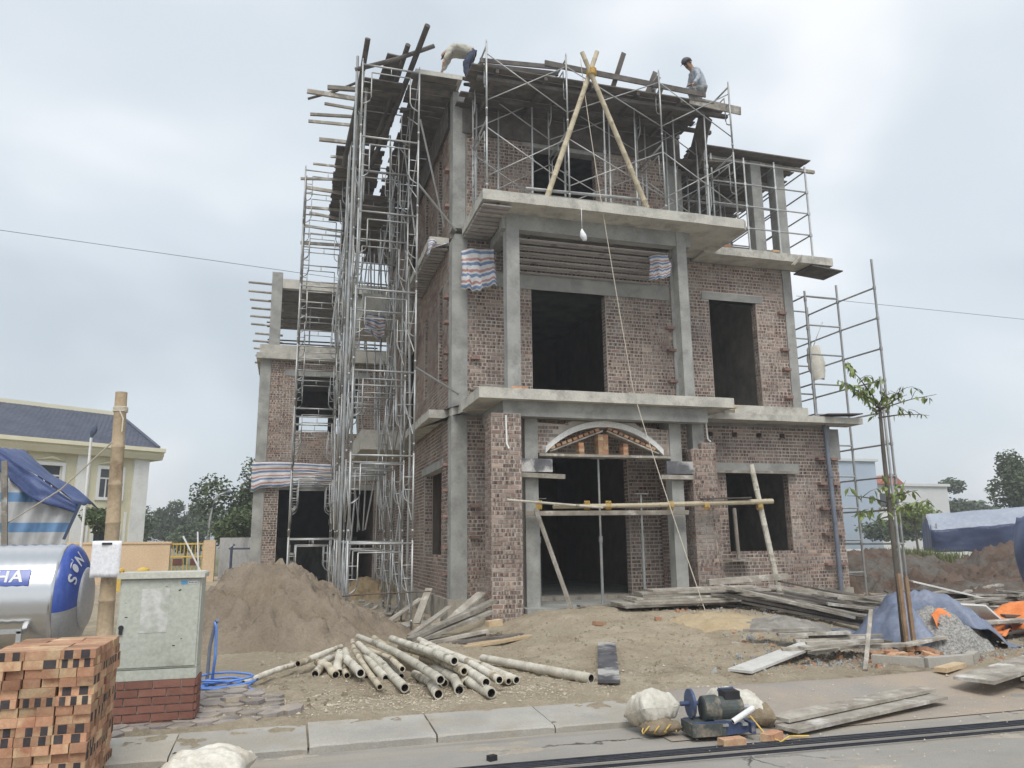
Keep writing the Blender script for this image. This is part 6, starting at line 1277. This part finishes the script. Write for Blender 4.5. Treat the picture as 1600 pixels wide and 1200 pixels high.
gw = thing('grey_boundary_wall', 'stained grey rendered wall left of the rear wing', 'wall', (-1, 36, 0)); b = MB(); b.bx(-2.74, 4.0, 36, 36.2, 0, 1.95); b.build('wall_panel', m_grey_wall, gw)
br = thing('blue_barrier', 'dark blue tubular barrier before the grey wall', 'barrier', (-1.2, 32, 0))
for x in (-2.0, -.75): b = MB(); b.tube([(x, 32, .0), (x, 32, 1.55), (x + .1, 32, 1.66)], .05, 8); b.build('post', m_dkblue, br, smooth=True)
for z in (.75, 1.5): b = MB(); b.tube([(-2.1, 32, z), (-.4, 32, z)], .035, 8); b.build('rail', m_dkblue, br, smooth=True)
for (x0, label) in ((-5.15, 'yellow ornamental block left on the verge before the peach wall'), (-4.42, 'yellow ornamental block right on the verge before the peach wall')):
    b = MB(); b.box((x0, 28, .4), (.3, .3, .9)); b.tube([(x0, 28, .85), (x0, 28, .91), (x0, 28, .97)], [.2, .17, .02], 12); tag(b.build('gate_bollard', m_gold), label, 'bollard')
b = MB(); b.bx(-5.0, -4.57, 27.95, 28.05, .55, .75); tag(b.build('bollard_rail', m_gold), 'yellow rail between the two yellow blocks', 'rail')
for (p, q) in (((-3.35, 28.5, 1.95), (-2.55, 28.3, .5)), ((-2.95, 29, 2.1), (-2.8, 28.9, .4))): pole('white_stake', 'thin white stake leaning near the barred gate', 'stake', [q, p], .03, m_frame, 'white stakes near the gate')
# ================================================================ trees
def crown(b, c, r, n, s, seed, squash=(1, 1, .8), shell=.45):
    rg = random.Random(seed); blobs = [(Vector((rg.gauss(0, .34), rg.gauss(0, .34), rg.gauss(0, .34))), rg.uniform(.35, .6)) for _ in range(14)]
    n = int(n * 2.6); s *= .56
    for i in range(n):
        q, w = rg.choice(blobs); d = Vector((rg.gauss(0, 1), rg.gauss(0, 1), rg.gauss(0, 1))).normalized() * (w * rg.uniform(shell, 1))
        p = q + d; p = Vector((p.x * r * squash[0], p.y * r * squash[1], p.z * r * squash[2])) + Vector(c)
        k = len(b.v); ax = Vector((rg.gauss(0, 1), rg.gauss(0, 1), rg.gauss(0, .5))).normalized(); a2 = ax.cross(Vector((rg.gauss(0, 1), rg.gauss(0, 1), rg.gauss(0, 1)))).normalized(); z = s * rg.uniform(.6, 1.3)
        for (u, v) in ((-.5, 0), (0, -.28), (.5, 0), (0, .28)): b.v.append(p + ax * (u * z) + a2 * (v * z))
        b.face((k, k + 1, k + 2, k + 3))
def tree(name, label, x, y, h, r, n, s, seed, m_=m_leaf_far, trunk_r=.16, squash=(1, 1, .8), base=0., crown_z=None):
    t = thing(name, label, 'tree', (x, y, base)); cz = crown_z or (h - r * squash[2] * .8); b = MB()
    b.tube([(x, y, base), (x + .05, y, base + h * .3), (x - .05, y, cz)], [trunk_r, trunk_r * .8, trunk_r * .5], 8); tk2 = b.build('trunk', m_bark, t, smooth='full'); rg = random.Random(seed + 1); b = MB()
    for k in range(7):
        a = rg.uniform(0, 6.28); z0 = cz - r * .5 * rg.random(); b.tube([(x, y, z0 - r * .2), (x + math.cos(a) * r * .35, y + math.sin(a) * r * .35, z0 + r * .2), (x + math.cos(a) * r * .7, y + math.sin(a) * r * .7, z0 + r * .35)], [trunk_r * .5, trunk_r * .3, trunk_r * .1], 5)
    b.build('limbs', m_bark, t, smooth='full'); b = MB(); crown(b, (x, y, cz), r, n, s, seed, squash); b.build('crown', m_, t, recalc=False); return t
tree('street_tree', 'small round street tree before the cream house', -7.65, 36, 3.3, .75, 1300, .26, 1, m_leaf, .05)
tree('broad_tree', 'dark dense tree rising right behind the rear wing corner', -1.3, 47, 6.8, 2.3, 5200, .42, 2, m_leaf, .22, (1, 1, 1.1), crown_z=4.5)
tree('broad_tree', 'light green bushy tree behind the grey wall', -2.2, 42, 3.5, 1.3, 2600, .3, 3, m_leaf, .12)
tree('far_tree', 'rounded far tree between the cream house and street lamp', -12.3, 90, 5.3, 2.4, 2000, .6, 4); tree('far_tree', 'rounded far tree next to the street lamp', -8.9, 90, 5.4, 2.4, 2000, .6, 5); tree('far_tree', 'low far tree filling in behind the grey wall', -4.5, 80, 4.2, 2.2, 2400, .6, 6); tree('far_tree', 'low spreading far tree beyond the street lamp', -8.6, 75, 3.4, 1.8, 2200, .55, 60); tree('far_tree', 'slim far tree at the right corner of the cream house', -10.3, 62, 5.9, 1.1, 1800, .4, 7, squash=(1, 1, 2.2), crown_z=3.2)
tree('far_tree', 'wide far tree behind the navy tent, below the palms', 66.5, 66, 5.9, 3.2, 3200, .7, 8, squash=(1.1, 1, .7)); tree('far_tree', 'wide far tree right of the palms behind the navy tent', 82.5, 75, 5.4, 4.0, 2800, .8, 9, squash=(1.5, 1, .55))
tree('far_tree', 'dark tall tree at the far right edge', 50.0, 42, 7.3, 2.4, 3600, .5, 10, m_leaf, squash=(1, 1, 1.1)); tree('far_tree', 'low hedge tree left of the navy tent', 47, 52, 3.2, 2.0, 2000, .5, 12, squash=(1.7, 1, .6)); tree('street_tree', 'thin street tree by the white building wall', 34.0, 36, 3.5, 1.3, 800, .36, 13, m_leaf_y, .08, (1.2, 1, .5)); tree('far_tree', 'low far tree at the foot of the right hand horizon', 72, 58, 3.6, 3.2, 2400, .8, 15, squash=(1.8, 1, .5))
def palm(label, x, y, h, seed):
    t = thing('palm_tree', label, 'palm', (x, y, 0)); b = MB(); b.tube([(x, y, 0), (x + .2, y, h * .5), (x, y, h)], [.28, .22, .18], 8); b.build('trunk', m_bark, t, smooth='full'); rg = random.Random(seed)
    for k in range(11):
        a = k / 11 * 6.283 + rg.uniform(-.2, .2); l_ = rg.uniform(1.5, 2.1); up = rg.uniform(.2, 1.1); b = MB(); pr = None
        for i in range(9):
            s_ = i / 8; c = Vector((x + math.cos(a) * l_ * s_, y + math.sin(a) * l_ * s_, h + up * l_ * s_ * .8 - 1.5 * s_ * s_ * (1.2 - up * .4))); w = .42 * math.sin(min(1, s_ * 1.1 + .12) * math.pi) + .03; sd_ = Vector((-math.sin(a), math.cos(a), 0)) * w
            row = [c - sd_ + Vector((0, 0, -w * .6)), c, c + sd_ + Vector((0, 0, -w * .6))]
            kk = len(b.v); b.v += row
            if pr is not None:
                b.face((pr, pr + 1, kk + 1, kk)); b.face((pr + 1, pr + 2, kk + 2, kk + 1))
            pr = kk
        b.build('frond', m_leaf_far, t, recalc=False)
palm('slim palm furthest left of the three behind the navy tent', 88.6, 85, 5.9, 1); palm('middle palm of the three behind the navy tent', 91.4, 85, 6.3, 2); palm('tallest palm of the three behind the navy tent', 97.5, 85, 6.5, 3)
# ================================================================ background, right
m_bluew = mat('pale_blue_cladding', (.36, .43, .52), (.42, .49, .58), .4, rough=.7, bump=0, vary=0); m_whitew = mat('aged_white_wall', (.56, .57, .57), (.64, .65, .65), .5, rough=.85, bump=.1, vary=0)
bh = thing('blue_grey_hall', 'tall pale blue hall wall behind the tube scaffold', 'building', (46, 56, 0)); b = MB(); b.bx(36, 49.4, 56, 70, 0, 8.2); b.build('wall', m_bluew, bh); b = MB(); b.bx(35.8, 49.6, 55.8, 70.2, 8.2, 8.4); b.build('roof', m_whitew, bh)
wh = thing('white_house', 'white house with small windows behind the young tree', 'house', (52, 58, 0)); b = MB(); b.bx(50.0, 52.6, 57, 64, 0, 6.3); b.build('wall', m_white, wh)
b = MB(); b.prism([(49.8, 6.3), (52.9, 6.3), (51.8, 7.2)], 'y', 56.6, 64.4); b.build('roof', mat('red_tile', (.36, .12, .08), (.46, .18, .12), 2., vary=0), wh)
for (x, z) in ((50.7, 4.2), (50.7, 1.7), (51.9, 4.2), (51.9, 1.7)):
    b = MB(); b.bx(x - .45, x + .45, 56.93, 56.995, z, z + 1.4); w = b.build('window', m_frame, wh); b = MB(); b.bx(x - .36, x + .36, 56.9, 56.928, z + .1, z + 1.3); b.build('pane', m_glass, w)
wb = thing('white_block', 'plain white building right of the small white house', 'building', (58, 60, 0)); b = MB(); b.bx(54.2, 61.0, 60, 70, 0, 6.4); b.build('wall', m_whitew, wb); b = MB(); b.bx(54.0, 61.2, 59.8, 70.2, 6.4, 6.65); b.build('roof', m_whitew, wb)
sf = thing('site_wall', 'long low white boundary wall behind the soil heaps', 'wall', (40, 38, 0)); b = MB(); b.bx(26.5, 60, 38, 38.2, 0, .95); b.build('wall_panel', m_white, sf); b = MB(); b.bx(26.5, 60, 37.96, 38.24, .95, 1.02); b.build('coping', m_white, sf)
def ntent(u, v):                                             # u along the tent, v over the section
    x = 30.3 + 13 * u; s_ = v * 2 - 1; prof = 2.75 + .55 * (1 - s_ * s_) if abs(s_) < .72 else None
    y = 33 + 2.6 * s_ * (1 if abs(s_) < .72 else .72 / abs(s_)); zr = 1.95 + .1 * u + .85 * (1 - (min(.72, abs(s_)) / .72) ** 2) + .25 * sstep(0, .4, u)
    if abs(s_) >= .72: zr = zr * (1 - (abs(s_) - .72) / .28) + .95 * ((abs(s_) - .72) / .28)
    f = .09 * math.sin(u * 34 + v * 3) + .1 * fbm(u * 9, v * 6, 3)
    return (x, y + f * (1 if abs(s_) > .7 else .1) * (-1 if s_ < 0 else 1), zr + .05 * fbm(u * 10, v * 8, 8))
nt_ = thing('navy_tent', 'long low tent of navy blue tarpaulin behind the soil heaps', 'tent', (30.3, 31.13, 0)); b = MB(); b.grid(lambda u, v: ntent(u, v * .15), 80, 14); o = b.build('tent_side', m_tarp_dk, nt_, smooth='full', recalc=False); o.modifiers.new('th', 'SOLIDIFY').thickness = .02
b = MB(); b.grid(lambda u, v: ntent(u, .85 + v * .15), 60, 10); o = b.build('tent_side', m_tarp_dk, nt_, smooth='full', recalc=False); o.modifiers.new('th', 'SOLIDIFY').thickness = .02
b = MB(); b.grid(lambda u, v: ntent(u, .135 + v * .73), 60, 24); o = b.build('tent_roof', mat('dust_sky_sheen_tarp_top', (.26, .29, .36), (.36, .39, .45), .5, rough=.5, bump=.3, bscale=6, vary=0), nt_, smooth='full', recalc=False); o.modifiers.new('th', 'SOLIDIFY').thickness = .02  # top sheet paler: dust, plus sky reflection put into the colour
b = MB(); b.grid(lambda u, v: (30.32 + .04 * math.sin(v * 20), 31.13 + 3.74 * v, 1.0 + (1.15 + .36 * math.sin(v * math.pi)) * u), 10, 24); o = b.build('tent_end', m_tarp_dk, nt_, smooth='full', recalc=False); o.modifiers.new('th', 'SOLIDIFY').thickness = .02
for (x, y) in ((30.6, 31.25), (30.6, 34.7), (36, 31.3), (42, 31.3), (42, 34.7)): b = MB(); b.tube([(x, y, -.05), (x, y, 2.3)], .04, 6); b.build('post', m_steel, nt_, smooth=True)
nt_.rotation_euler = (0, 0, R(-38))
# weeds
b = MB()
for i in range(5200):
    x, y = random.gauss(22.8, 1.3), random.gauss(24.4, .9)
    if i > 3600: x, y = rnd(19, 32), rnd(24, 37)
    if x < 13.5: continue
    h = rnd(.2, .75) * (1. if i < 3600 else .7); a = rnd(0, 6.28); z = gz(x, y) + (.45 if i < 3600 else 0) * math.exp(-((x - 22.5) / 2.5) ** 2); w = rnd(.02, .05); k = len(b.v); lean = Vector((rnd(-.25, .25), rnd(-.25, .25), 0))
    b.v += [Vector((x - math.cos(a) * w, y - math.sin(a) * w, z - .05)), Vector((x + math.cos(a) * w, y + math.sin(a) * w, z - .05)), Vector((x, y, z + h)) + lean]; b.face((k, k + 1, k + 2))
stuff(tag(b.build('weeds', m_grass, None, recalc=False, org=(0, 0, 0)), 'tall green weeds growing behind the soil heaps', 'weeds'))
heap('grassy_bank', 'low grassy bank under the weeds before the navy tent', 'bank', 22.5, 24.8, 3.6, 1.8, .6, mat('grassy_earth', (.09, .13, .035), (.15, .18, .06), 2., rough=1, bump=.8, bscale=12, vary=0), 31)
# overhead wires
pole('overhead_wire', 'thin overhead wire crossing the sky left of the scaffold', 'wire', [(-21 + 9.4 * k, 40, 17.0 - .27 * 9.4 * k * .24 + .006 * (k - 2) ** 2) for k in range(5)], .012, m_black); pole('overhead_wire', 'thin overhead wire crossing the sky right of the house', 'wire', [(26 + 10 * k, 34, 14.55 - .12 * k) for k in range(4)], .011, m_black)
# cement bag hung on the tube scaffold
hb = thing('hanging_sack', 'torn pale cement sack hung on the tube scaffold', 'sack', (13.9, 17.6, 6.2))
b = MB(); b.grid(lambda u, v: (14.05 + .26 * math.cos(u * 6.2832) * (.5 + .5 * math.sin(v * 2.4 + .4)) + .04 * fbm(u * 5, v * 5) + .1 * (1 - v), 17.85 + .14 * math.sin(u * 6.2832) * (.5 + .5 * math.sin(v * 2.4 + .4)), 6.0 + .95 * v + .04 * math.sin(u * 9)), 22, 14); b.build('bag', m_sack, hb, smooth='full'); b = MB(); b.tube([(14.05, 17.85, 6.93), (14.2, 17.8, 7.3), (14.38, 17.75, 7.68)], .01, 5); b.build('string', m_rope, hb, smooth='full')

# ================================================================ humid air
hz = MB(); hz.bx(-1000, 1100, -100, 1500, -1.2, 14.5); ho = stuff(hz.build('haze', m_hole, org=(0, 0, 0))); ho.data.materials.clear()
k = NT('humid_air'); k.t.nodes.remove(k.b); pv = k.n('ShaderNodeVolumePrincipled'); pv.inputs['Color'].default_value = (.95, .97, 1, 1); pv.inputs['Density'].default_value = .0023; pv.inputs['Anisotropy'].default_value = .3
k.l(pv.outputs[0], k.out.inputs['Volume']); ho.data.materials.append(k.m)

for o in bpy.data.objects:
    if '_w' in o: del o['_w']
